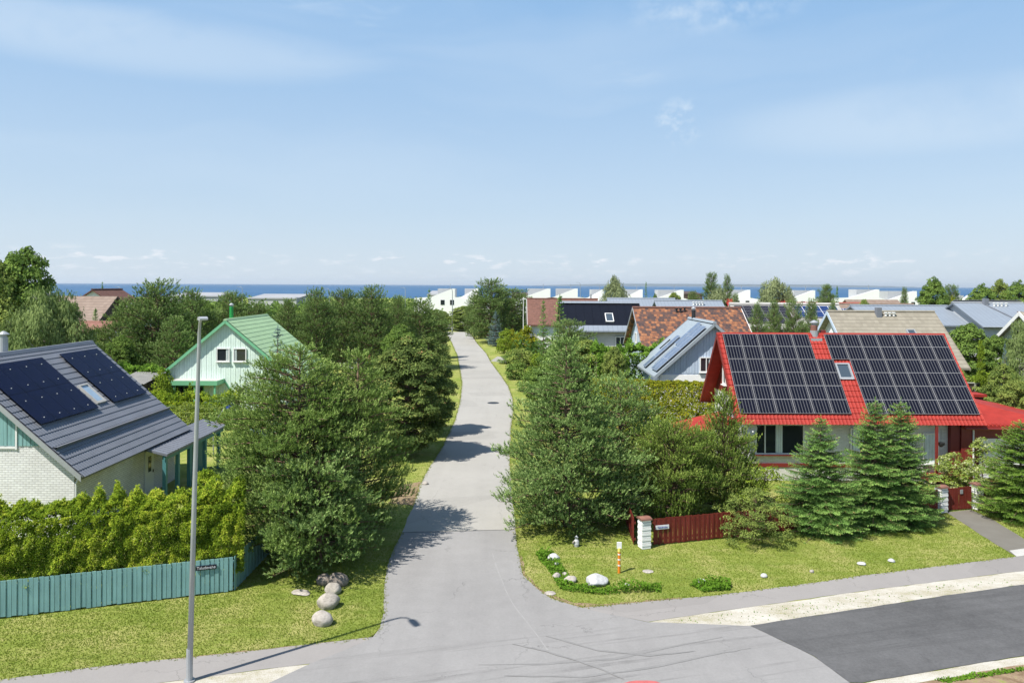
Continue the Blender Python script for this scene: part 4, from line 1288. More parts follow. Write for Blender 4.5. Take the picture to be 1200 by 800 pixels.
# ------------------------------------------------------------------ fences
def board_fence(name, label, pts, hgt, bw, mat, posts=None, rail=True, parent_cat='fence', dz=0.0, gap=0.035, wob=0.012):
    o = empty(name, tuple(pts[0]), label, parent_cat)
    base = Vector(pts[0])
    rr2 = random.Random(3)
    for a, b in zip(pts[:-1], pts[1:]):
        a, b = Vector(a) - base, Vector(b) - base
        d = (b - a)
        L = d.length
        d.normalize()
        nrm = Vector((d.y, -d.x, 0))
        mb = MB()
        n = max(1, round(L / bw))
        bw_ = L / n
        for i in range(n):
            p = a + d * (i * bw_ + gap / 2)
            q = a + d * ((i + 1) * bw_ - gap / 2)
            z1 = hgt + rr2.uniform(-wob, wob)
            o_ = nrm * (0.012 if i % 2 else 0.03)
            th = nrm * 0.022
            z0 = 0.05 + rr2.uniform(-.02, .02)
            mb.add([p + o_ + Vector((0, 0, z0)), q + o_ + Vector((0, 0, z0)), q + o_ + th + Vector((0, 0, z0)), p + o_ + th + Vector((0, 0, z0)),
                    p + o_ + Vector((0, 0, z1)), q + o_ + Vector((0, 0, z1)), q + o_ + th + Vector((0, 0, z1)), p + o_ + th + Vector((0, 0, z1))],
                   [(0, 3, 2, 1), (4, 5, 6, 7), (0, 1, 5, 4), (1, 2, 6, 5), (2, 3, 7, 6), (3, 0, 4, 7)])
        mb.build('boards', mat, o)
        if rail:
            rl = MB()
            for z in (0.25, hgt - 0.2):
                rl.bar(a + Vector((0, 0, z)) - nrm * .02, b + Vector((0, 0, z)) - nrm * .02, 0.05, 0.09)
            rl.build('rails', mat, o)
    return o


FA, FB = P(-90, 735), P(273, 692.5)
FA = P(0, 724.5) + (P(0, 724.5) - FB).normalized() * 4
board_fence('board_fence', 'teal vertical board fence below the thuja hedge', [FA, FB, FB + Vector((0.15, 6.5, 0))], 1.24, 0.155, M['teal_board'], wob=0.008, gap=.016)


def text_mesh(body, size, mat, parent, loc, rot, ext=0.003):
    cu = bpy.data.curves.new('lettering', 'FONT')
    cu.body = body
    cu.size = size
    cu.extrude = ext
    cu.align_x = 'CENTER'
    cu.align_y = 'CENTER'
    t = bpy.data.objects.new('lettering', cu)
    COL.objects.link(t)
    dg = bpy.context.evaluated_depsgraph_get()
    me = bpy.data.meshes.new_from_object(t.evaluated_get(dg))
    bpy.data.objects.remove(t)
    me.materials.clear()
    me.materials.append(mat)
    o = link('lettering', me, parent)
    o.location = loc
    o.rotation_euler = rot
    return o


M['sign_navy'] = plain('dark sign enamel', (0.012, 0.014, 0.03), 0.4, 0, .05, 2)
M['sign_white'] = plain('sign white', (0.62, 0.62, 0.66), 0.4, 0, .05, 2)
M['sign_blue'] = plain('sign blue', (0.03, 0.06, 0.32), 0.4, 0, .05, 2)


def sign(u, fa, fb, z, wd, ht, label, plate, ink, body, size, border=None):
    d = (fb - fa).normalized()
    ang = math.atan2(d.y, d.x)
    # intersect the viewing column with the fence line
    t = None
    k = (u - 600) / F
    # x = k*y ; fa + s*d
    s_ = (k * fa.y - fa.x) / (d.x - k * d.y)
    p = fa + d * s_ + Vector((d.y, -d.x, 0)) * 0.08
    o = empty('street_sign', (p.x, p.y, z), label, 'sign', ang)
    MB().box(-wd / 2, wd / 2, -.012, .012, -ht / 2, ht / 2).build('plate', plate, o)
    if border:
        MB().box(-wd / 2 + .02, wd / 2 - .02, -.018, -.0125, -ht / 2 + .02, ht / 2 - .02).build('border', border, o)
    text_mesh(body, size, ink, o, (0, -.022, 0), (math.pi / 2, 0, 0))
    return o


sign(243.5, FA, FB, PZ(243, 663.5, 26.0), 0.68, 0.155, 'dark street name sign with white letters on the front of the teal fence', M['sign_navy'], M['sign_white'], 'Taludevahe', 0.135)
s2 = empty('street_sign', (FB.x + 0.10, FB.y + 0.55, 1.0), 'dark street name sign on the shaded end of the teal fence, at its corner', 'sign', math.pi / 2)
MB().box(-.3, .3, -.012, .012, -.075, .075).build('plate', M['sign_navy'], s2)
text_mesh('Taludevahe', 0.11, M['sign_white'], s2, (0, -.016, 0), (math.pi / 2, 0, 0))

RA, RB = P(765, 638.8), P(1098, 600)
RA0 = P(755, 642.0)
board_fence('board_fence', 'dark red board fence between the brick corner post and the gate', [RA, P(866, 628.6), RB], 1.14, 0.115, M['red_board'], wob=0.02, gap=.012)
board_fence('board_fence', 'dark red board fence running back beside the grey green pine', [RA0 + Vector((-.1, 6.4, 0)), RA0 + Vector((-.35, .35, 0))], 1.14, 0.115, M['red_board'], wob=0.02, gap=.012)
sign(776.5, RA, P(866, 628.6), PZ(776, 615, 31.4), 0.62, 0.17, 'blue edged street name plate on the red fence beside the brick corner post', M['sign_white'], M['sign_blue'], 'Taludevahe', 0.105, None)


def brick_post(p, label, w_=0.42, hh=1.22, rz=0.3):
    o = empty('brick_post', (p.x, p.y, 0), label, 'fence post', rz)
    mb, mo = MB(), MB()
    n = 11
    for k in range(n):
        z = 0.02 + k * hh / n
        ins = 0.0 if k % 2 else 0.012
        mb.box(-w_ / 2 + ins, w_ / 2 - ins, -w_ / 2 + ins, w_ / 2 - ins, z, z + hh / n - .018)
        mo.box(-w_ / 2 + .02, w_ / 2 - .02, -w_ / 2 + .02, w_ / 2 - .02, z + hh / n - .018, z + hh / n)
    mb.build('bricks', M['far_white'], o)
    mo.build('mortar', M['stone_brown'], o)
    MB().prism([(-w_ / 2 - .05, hh), (w_ / 2 + .05, hh), (w_ / 2 + .04, hh + .05), (0, hh + .09), (-w_ / 2 - .04, hh + .05)], 'x', -w_ / 2 - .04, w_ / 2 + .04).build('cap', M['terracotta_roof'], o)
    return o


brick_post(P(755, 641.5), 'white brick corner post with terracotta cap at the left end of the red fence')
brick_post(P(1103, 599.5), 'white brick gate post on the spruce side of the red gate')
brick_post(P(1144.5, 596), 'white brick gate post on the flowering shrub side of the red gate')
board_fence('board_fence', 'short red board fence right of the gate, running behind the bushy spruce', [P(1151, 595.5), P(1215, 588)], 1.14, 0.115, M['red_board'], wob=.02, gap=.012)
ga, gb_ = P(1108.5, 598.8), P(1138.5, 596.6)
gt = empty('garden_gate', tuple(ga), 'dark red double leaf wooden garden gate between white brick posts', 'gate', math.atan2(gb_.y - ga.y, gb_.x - ga.x))
gl_ = (gb_ - ga).length
for k in (0, 1):
    leaf = MB()
    x0 = k * gl_ / 2 + .015
    for i in range(7):
        leaf.box(x0 + i * (gl_ / 2 - .03) / 7, x0 + (i + 1) * (gl_ / 2 - .03) / 7 - .006, -.02, .01 * (i % 2) + .01, 0.06, 1.12 + .03 * (1 if k else 0))
    lf = leaf.build('gate_leaf', M['red_board'], gt)
    MB().box(x0, x0 + gl_ / 2 - .03, .022, .06, 0.9, 1.0).box(x0, x0 + gl_ / 2 - .03, .022, .06, 0.2, .3).build('brace', M['red_board'], lf)
MB().box(gl_ / 2 + .05, gl_ / 2 + .2, -.05, -.024, .82, 1.02).build('letter_box', M['galv'], gt)
# dark fence in the garden behind the red house
df = empty('board_fence', (PX(1128, 58), 58.0, 0), 'old dark brown plank fence behind the garage roof', 'fence')
wdt = PX(1172, 58) - PX(1128, 58)
zt = PZ(1150, 449, 58)
mb = MB()
for k in range(5):
    mb.box(0, wdt, -.02, .02, zt - 1.25 + k * .25, zt - 1.25 + k * .25 + .24)
mb.build('boards', M['dark_wood'], df)
mb = MB()
for k in range(4):
    mb.box(k * wdt / 3 - .06, k * wdt / 3 + .06, -.1, -.025, 0, zt + .03)
mb.box(0, wdt, -.1, .1, zt, zt + .06)
mb.build('posts', M['old_roof'], df)
po = empty('garden_shed', (PX(1142, 50), 50.0, 0), 'tiny red roofed shed just behind the right end of the solar roof', 'shed')
MB().box(-.45, .45, -.3, .6, 0, PZ(1142, 464, 50)).build('wall', M['dark_red'], po)
MB().box(-.55, .6, -.45, .7, PZ(1142, 464, 50), PZ(1142, 461, 50)).build('roof', M['red_roof'], po)
# wall at the end of the street
ew = empty('garden_wall', (PX(524, 186), 186.0, 0), 'brownish garden wall at the end of the street behind the far lamp', 'wall')
MB().box(0, 6, 0, .25, 0, 1.5).build('slab', M['old_roof'], ew)
MB().box(-.05, 6.05, -.04, .29, 1.5, 1.6).build('coping', M['concrete'], ew)


# ------------------------------------------------------------------ street lamps, poles, markers
def street_lamp(x, y, hh, label, arm=(0.75, -0.85), r=0.075, lean=(0.0, 0.0), group=None, head=True):
    o = empty('street_lamp', (x, y, 0), label, 'street lamp', group=group)
    lx, ly = lean
    ax, ay = arm
    pts = [(0, 0, 0), (lx * .5, ly * .5, hh * .5), (lx, ly, hh - .75), (lx + ax * .04, ly + ay * .04, hh - .4), (lx + ax * .18, ly + ay * .18, hh - .12), (lx + ax * .45, ly + ay * .45, hh)]
    MB().tube(pts, [r * 1.35, r * 1.1, r * .85, r * .75, r * .6, r * .55], 12).build('pole', M['galv'], o, True)
    MB().tube([(0, 0, 0), (0, 0, .05)], r * 2.6, 12).tube([(0, 0, 0), (0, 0, .9)], [r * 1.5, r * 1.45], 12).build('base', M['galv'], o)
    a = math.atan2(ay, ax)
    hd = MB()
    L = math.hypot(ax, ay) * .62
    sx = math.hypot(ax, ay) * .40
    hd.prism([(sx, -.03), (sx + .12, .05), (sx + L * .7, .065), (sx + L, .02), (sx + L, -.02), (sx + L * .5, -.05)], 'y', -.10, .10)
    ho = hd.build('lamp_head', M['galv'], o)
    ho.location = (lx, ly, hh)
    ho.rotation_euler = (0, 0, a)
    return o


pb = P(222, 798)
street_lamp(pb.x, pb.y, 10.05, 'tall galvanised street lamp standing by the pavement in front of the teal fence', (0.46, -0.78), 0.058, (0.20, 0.05))
fb_ = P(530, 388)
street_lamp(fb_.x, 174.0, 10.1, 'distant street lamp at the far end of the street', (-.9, -.4), 0.10)
for (u, vt, Y, lab) in ((141, 336, 210, 'thin distant lamp against the sea right of the tan roof'), (284, 336, 215, 'thin distant lamp against the sea above the green house'),
                        (386, 338, 230, 'thin distant lamp against the sea above the pine row'), (475, 337, 240, 'thin distant lamp against the sea left of the far white house'),
                        (680, 331, 260, 'tall thin mast between the white wedge houses'), (968, 338, 240, 'thin distant lamp beside the narrow dark spruces')):
    street_lamp(PX(u, Y), Y, PZ(u, vt, Y), lab, (-1.6, 0), 0.09)
fp = empty('flagpole', (PX(613.5, 124), 124.0, 0), 'white flagpole beside the golden shrub right of the street', 'flagpole')
MB().tube([(0, 0, 0), (0, 0, 8.7)], [0.08, 0.05], 8).build('pole', M['white'], fp)
MB().tube([(0, 0, 8.7), (0, 0, 8.78), (0, 0, 8.9)], [0.05, 0.1, 0.02], 8).build('finial', M['white'], fp)

mk = empty('marker_post', tuple(P(725.5, 671)), 'orange marker post with white bands and yellow white top on the corner lawn', 'marker post')
orange = plain('orange plastic', (0.62, 0.20, 0.02), 0.5, 0, .08, 3)
yellow = plain('yellow plastic', (0.68, 0.60, 0.14), 0.5, 0, .05, 3)
MB().tube([(0, 0, 0), (0, 0, .82)], .055, 12).build('post', orange, mk)
bands = MB()
for z in (.28, .5, .7):
    bands.tube([(0, 0, z), (0, 0, z + .05)], .058, 12)
bands.build('bands', M['white'], mk)
MB().tube([(0, 0, .82), (0, 0, .96)], .065, 12).build('collar', yellow, mk)
MB().box(-.09, .09, -.03, .03, .94, 1.18).build('plate', M['white'], mk)
lt = empty('garden_lamp', (PX(251, 47), 47.0, 0), 'slanted pale pole with blue reflector rising behind the porch roof', 'lamp')
MB().tube([(0, 0, 0), (0, 0, PZ(251, 497, 47) - .3), (.25, 0, PZ(251, 490, 47)), (.7, 0, PZ(255, 478, 47)), (1.3, -.1, PZ(270, 471, 47))], .04, 8).build('pole', M['galv'], lt)
MB().bar((.8, -.1, PZ(258, 476, 47) - .1), (1.35, -.1, PZ(270, 471, 47) - .08), .1, .18).build('reflector', M['sign_blue'], lt)
wp = empty('white_post', (PX(289, 52), 52.0, 0), 'slim white post in front of the mint gable wall', 'post')
MB().box(-.07, .07, -.07, .07, 0, PZ(289, 452, 52)).build('post', M['white'], wp)
MB().box(-.10, .10, -.10, .10, PZ(289, 452, 52), PZ(289, 452, 52) + .06).build('cap', M['white'], wp)


# ------------------------------------------------------------------ stones
def boulder(u, v, w_, hh, mat, label, seed, d=None, name='boulder', cat='boulder', sink=0.24):
    p = P(u, v)
    rr3 = random.Random(seed)
    bm = bmesh.new()
    bmesh.ops.create_icosphere(bm, subdivisions=4, radius=1.0)
    planes = [(Vector((rr3.gauss(0, 1), rr3.gauss(0, 1), rr3.gauss(0, 1) + .3)).normalized(), rr3.uniform(.72, .95)) for _ in range(7)]
    for vv in bm.verts:
        c0 = vv.co.copy()
        for nrm, dd_ in planes:
            k = c0.dot(nrm)
            if k > dd_:
                c0 -= nrm * (k - dd_) * .8
        n_ = (math.sin(c0.x * 5 + seed) + math.sin(c0.y * 6.3 + seed * 2) + math.sin(c0.z * 5.7 + 1)) * .018
        c0 *= 1 + n_ + rr3.uniform(-.006, .006)
        vv.co = Vector((c0.x * w_ / 2, c0.y * (d or w_ * .85) / 2, c0.z * hh / 2 + hh / 2 - hh * sink))
    me = bpy.data.meshes.new(name)
    bm.to_mesh(me)
    bm.free()
    me.materials.append(mat)
    me.polygons.foreach_set('use_smooth', [True] * len(me.polygons))
    o = link(name, me)
    o.location = p + Vector((0, w_ * .3, 0))
    o.rotation_euler = (0, 0, rr3.uniform(-.5, .5))
    return tag(o, label, cat)


boulder(376, 734, 0.72, 0.56, M['stone_pale'], 'palest rounded boulder, nearest the pavement', 1)
boulder(383, 714, 0.80, 0.60, M['stone_grey'], 'broad greyish boulder, second from the pavement', 2)
boulder(388.5, 697, 0.60, 0.50, M['stone_grey'], 'small grey boulder wedged in third place from the pavement', 3)
boulder(394, 688, 0.78, 0.58, M['stone_brown'], 'brown shaded boulder right under the pine branches', 4)
boulder(379, 686, 0.62, 0.50, M['stone_brown'], 'dark boulder deepest under the pine branches, left of the brown one', 5)
boulder(351, 698, 0.75, 0.10, M['stone_grey'], 'flat stone lying flush in the left lawn', 6, 0.5, 'flat_stone', 'stone')
boulder(649, 657, 0.50, 0.32, M['stone_white'], 'white stone at the top of the weedy strip by the street', 7, name='stone', cat='stone')
boulder(652, 662, 0.22, 0.14, M['stone_white'], 'little white stone just below the upper white stone', 8, name='stone', cat='stone')
boulder(652.5, 678, 0.32, 0.26, M['stone_pale'], 'pinkish stone in the middle of the weedy strip', 9, name='stone', cat='stone')
boulder(662, 674, 0.22, 0.14, M['stone_pale'], 'small pale stone between the pinkish and the tan stones', 10, name='stone', cat='stone')
boulder(669, 683, 0.50, 0.30, M['stone_pale'], 'tan stone left of the big white boulder', 11, name='stone', cat='stone')
boulder(700, 688, 0.92, 0.50, M['stone_white'], 'big whitewashed boulder on the corner lawn', 12, .7)
boulder(645, 697, 0.42, 0.08, M['stone_pale'], 'flat pale stone near the curved road edge', 13, name='stone', cat='stone')
boulder(735, 687, 0.22, 0.12, M['stone_white'], 'small white stone between the big white boulder and the tall weeds', 14, name='stone', cat='stone')
boulder(760, 671, 0.42, 0.06, M['stone_pale'], 'flat pinkish stone lying in the lawn right of the marker post', 15, name='flat_stone', cat='stone')
boulder(823, 684, 0.36, 0.20, M['stone_white'], 'white stone in the separate weed tuft', 16, name='stone', cat='stone')
boulder(896, 677, 0.26, 0.20, M['stone_white'], 'round white stone at the lawn edge, leftmost of the four in line', 17, name='stone', cat='stone')
boulder(952, 671, 0.18, 0.15, M['stone_pale'], 'smallest pinkish stone at the lawn edge, second of the four in line', 18, name='stone', cat='stone')
boulder(1011, 662.5, 0.34, 0.16, M['stone_white'], 'flattish white stone at the lawn edge, third of the four in line', 19, name='stone', cat='stone')
boulder(1046, 659, 0.28, 0.18, M['stone_white'], 'white stone at the lawn edge, rightmost of the four in line', 20, name='stone', cat='stone')
boulder(498, 568, 0.35, 0.25, M['stone_pale'], 'light stone on the verge left of the street beyond the pine shadow', 21, name='stone', cat='stone')
gnome = empty('garden_statue', tuple(P(675.5, 640)), 'small pale garden figurine in the shade of the grey green pine', 'statue')
MB().tube([(0, 0, 0), (0, 0, .12), (0, 0, .25), (0, 0, .32), (0, 0, .40), (0, 0, .46)], [.09, .12, .10, .05, .08, .02], 10).build('body', M['stone_white'], gnome)
MB().tube([(-.1, -.02, .1), (-.16, -.06, .18), (-.1, -.1, .26)], .035, 8).build('arm', M['stone_pale'], gnome)


# ------------------------------------------------------------------ parked cars glimpsed behind the pines
def car(x, y, rz, col, label):
    o = empty('parked_car', (x, y, 0), label, 'car', rz)
    prof_ = [(-2.1, .35), (-2.15, .75), (-2.0, .95), (-1.2, 1.02), (-.6, 1.42), (.7, 1.46), (1.5, 1.08), (2.0, 1.0), (2.12, .6), (2.05, .35)]
    mb = MB()
    secs = [(-.86, .94), (-.78, 1.0), (.78, 1.0), (.86, .94)]
    for (yy, sc) in secs:
        for (px_, pz_) in prof_:
            mb.v.append((px_ * sc, yy, .35 + (pz_ - .35) * sc))
    n = len(prof_)
    for i in range(3):
        for k in range(n):
            mb.f.append((i * n + k, i * n + (k + 1) % n, (i + 1) * n + (k + 1) % n, (i + 1) * n + k))
    mb.f += [tuple(range(n)), tuple(reversed(range(3 * n, 4 * n)))]
    mb.build('body', col, o)
    MB().prism([(-1.1, 1.02), (-.62, 1.36), (.66, 1.40), (1.35, 1.06)], 'y', -.83, .83).build('windows', M['glass'], o)
    for wx in (-1.3, 1.35):
        for wy in (-.82, .82):
            wh = MB().tube([(wx, wy - .1, .32), (wx, wy + .1, .32)], .32, 16).build('wheel', M['black'], o)
            MB().tube([(wx, wy - .12 if wy < 0 else wy + .101, .32), (wx, wy - .101 if wy < 0 else wy + .12, .32)], .19, 12).build('rim', M['galv'], wh)
    return o


car(PX(428, 100), 100, -0.5, plain('red car paint', (0.42, 0.03, 0.03), 0.3), 'red parked car glimpsed between the pine trunks')
car(PX(420, 95), 94, -0.4, plain('silver car paint', (0.55, 0.56, 0.6), 0.3), 'silver parked car in front of the red one between the pines')
# ------------------------------------------------------------------ vegetation
def unit(a):
    return a / np.maximum(np.linalg.norm(a, axis=-1, keepdims=True), 1e-9)


def tufts(rg, C, D, n, length, width, spread, tint, tj=0.15, O=None):
    """n thin blades from every centre C along D, broad side turned outward (O)"""
    N = len(C)
    d = unit(D[:, None, :] + spread * rg.normal(size=(N, n, 3)))
    o_ = (D if O is None else O)[:, None, :] + np.array([0, 0, .25]) + .45 * rg.normal(size=(N, n, 3))
    pr = unit(np.cross(d, o_)) * (width / 2)
    ln = length * rg.uniform(.7, 1.15, (N, n, 1))
    b = np.repeat(C[:, None, :], n, 1)
    V = np.stack([b - pr, b + pr, b + d * ln], 2).reshape(-1, 3)
    t = (tint[:, None] + rg.normal(0, tj, (N, n))).ravel()
    return V, t


def leaves(rg, C, Nrm, size, tint, jit=0.45, aspect=0.6):
    """one rhombic leaf at every centre"""
    n = unit(Nrm + jit * rg.normal(size=C.shape))
    u = unit(np.cross(n, rg.normal(size=C.shape)))
    v = np.cross(n, u)
    s = size * rg.uniform(.7, 1.3, (len(C), 1))
    V = np.stack([C - u * s * .5, C - v * s * .5 * aspect, C + u * s * .5, C + v * s * .5 * aspect], 1).reshape(-1, 3)
    return V, tint + rg.normal(0, .08, len(C))


def fol_mesh(name, V, t, k, mat):
    return np_mesh(name, V, np.arange(len(V)).reshape(-1, k), mat, t)


def profile(pts, t):
    xs_, ys_ = zip(*pts)
    return np.interp(t, xs_, ys_)


PINE_P = [(0, .55), (.12, .92), (.3, 1.0), (.5, .88), (.7, .62), (.85, .36), (.95, .16), (1, .04)]
PINE_C = [(0, .78), (.10, 1.0), (.24, 1.0), (.42, .78), (.60, .50), (.78, .28), (.91, .13), (1, .03)]
PINE_W = [(0, .85), (.18, 1.0), (.42, .95), (.66, .74), (.84, .48), (.95, .24), (1, .06)]
ROUND_P = [(0, .45), (.15, .85), (.35, 1.0), (.6, .95), (.8, .72), (.93, .42), (1, .12)]
OVAL_P = [(0, .3), (.15, .7), (.4, 1.0), (.65, .9), (.85, .55), (1, .1)]
CONE_P = [(0, .85), (.1, 1.0), (.5, .68), (.8, .32), (1, .03)]
COL_P = [(0, .8), (.2, 1.0), (.6, .9), (.85, .6), (1, .08)]
MOUND_P = [(0, .9), (.3, 1.0), (.6, .85), (.85, .5), (1, .15)]


def clump_tree(seed, h, R_, z0, prof, mat, bark, ncl, rc, ntuft, kind='needle', size=.16, width=.02, blades=8, droop=0.0, lump=.18, limbs=True,
               trunk_r=None, flat=.72, inner=.16, up=.6, shoots=0.0):
    """trunk with limbs that end in leafy clumps; the clumps fill an uneven envelope and leave gaps"""
    rg = np.random.default_rng(seed)
    t = rg.uniform(0, 1, ncl * 6)
    r = profile(prof, t)
    keep = rg.uniform(0, 1, len(t)) < (r + .12)
    t, r = t[keep][:ncl], r[keep][:ncl]
    n = len(t)
    a = rg.uniform(0, 2 * np.pi, n)
    ph = rg.uniform(0, 6.28, 4)
    env = 1 + lump * (.5 * np.sin(2 * a + ph[0] + 3 * t) + .5 * np.sin(3 * a + ph[1] - 4 * t) + .5 * np.sin(5 * a + 7 * t + ph[2]))
    depth = np.where(rg.uniform(0, 1, n) < inner, rg.uniform(.3, .7, n), 1 - .34 * rg.uniform(0, 1, n) ** 1.2)
    rho = R_ * r * env * depth * rg.uniform(.93, 1.07, n)
    z = z0 + t * (h - z0 - rc * .4)
    lean = rg.normal(0, .03 * R_, 2)
    cx_, cy_ = lean * t[:, None].T[0][:, None].T if False else (lean[0] * t, lean[1] * t)
    rcs = rc * rg.uniform(.65, 1.3, n) * (.55 + .45 * np.minimum(1, r * 1.6))
    rho = np.maximum(0, rho - rcs * .6)
    C = np.stack([cx_ + rho * np.cos(a), cy_ + rho * np.sin(a), z - droop * rho * .3], -1)
    O = np.stack([np.cos(a), np.sin(a), np.full(n, .25)], -1)
    # tufts on each clump
    per = np.maximum(4, (ntuft * (rcs / rc) ** 2).astype(int))
    idx = np.repeat(np.arange(n), per)
    dirs = unit(rg.normal(size=(len(idx), 3)))
    dirs[:, 2] = np.where(dirs[:, 2] < -.2, -dirs[:, 2] * .6, dirs[:, 2])
    rad = rcs[idx] * (1 - .4 * rg.uniform(0, 1, len(idx)) ** 2) * rg.uniform(.9, 1.1, len(idx))
    off = dirs * rad[:, None]
    off[:, 2] *= flat
    pos = C[idx] + off
    ct = rg.uniform(.2, .75, n)
    tint = ct[idx] + rg.normal(0, .12, len(idx))
    if kind == 'needle':
        D = unit(dirs * .7 + O[idx] * .5 + np.array([0, 0, up - droop]))
        V, tt = tufts(rg, pos, D, blades, size, width, .75, tint, .1, dirs + np.array([0, 0, .4]))
        k = 3
    elif kind == 'hang':
        pos[:, 2] -= rg.uniform(0, 1, len(pos)) ** 1.5 * rc * 1.6
        D = np.tile(np.array([0, 0, -1.0]), (len(pos), 1)) + dirs * .35
        V, tt = tufts(rg, pos, D, blades, size, width, .35, tint, .1, dirs + O[idx] * .6)
        k = 3
    else:
        Nn = unit(dirs * .8 + np.array([0, 0, up]))
        V, tt = leaves(rg, pos, Nn, size, tint)
        k = 4
    if kind == 'needle' and shoots > 0:
        # leading shoots: a bare-ish stem with tufts standing out of the top clumps
        sel = np.argsort(-C[:, 2] + rg.normal(0, .16 * h, n))[:max(4, int(n * shoots))]
        L = []
        for s_i in sel:
            sh_l = rc * rg.uniform(.8, 1.9)
            m_ = 7
            zz = np.linspace(.2, 1, m_)
            L.append(np.stack([C[s_i, 0] + O[s_i, 0] * zz * sh_l * .25, C[s_i, 1] + O[s_i, 1] * zz * sh_l * .25, C[s_i, 2] + zz * sh_l], -1))
        L = np.concatenate(L)
        V2, t2 = tufts(rg, L, np.tile([0, 0, .8], (len(L), 1)), blades, size * .9, width, .6, rg.uniform(.5, .9, len(L)), .1)
        V, tt = np.concatenate([V, V2]), np.concatenate([tt, t2])
    me = fol_mesh('crown', V, tt, k, mat)
    # trunk and limbs
    tr = trunk_r or max(.05, h * .018)
    mb = MB()
    top = h - rc
    mb.tube([(lean[0] * s, lean[1] * s, top * s) for s in (0, .25, .5, .75, 1)], [tr * 1.25, tr, tr * .8, tr * .5, tr * .15], 8)
    if limbs:
        sel = rg.permutation(n)[:min(n, 90)]
        for i in sel:
            zb = max(.15 * h * .3, C[i, 2] - rho[i] * rg.uniform(.25, .55))
            s = min(1, zb / max(top, .1))
            p0 = Vector((lean[0] * s, lean[1] * s, zb))
            p1 = Vector(C[i])
            mid = p0.lerp(p1, .5) + Vector((0, 0, -.06 * rho[i] if droop <= 0 else .12 * rho[i]))
            mb.tube([p0, mid, p1], [tr * .35, tr * .22, tr * .08], 4, False)
    return me, mb.mesh('trunk', bark, True)


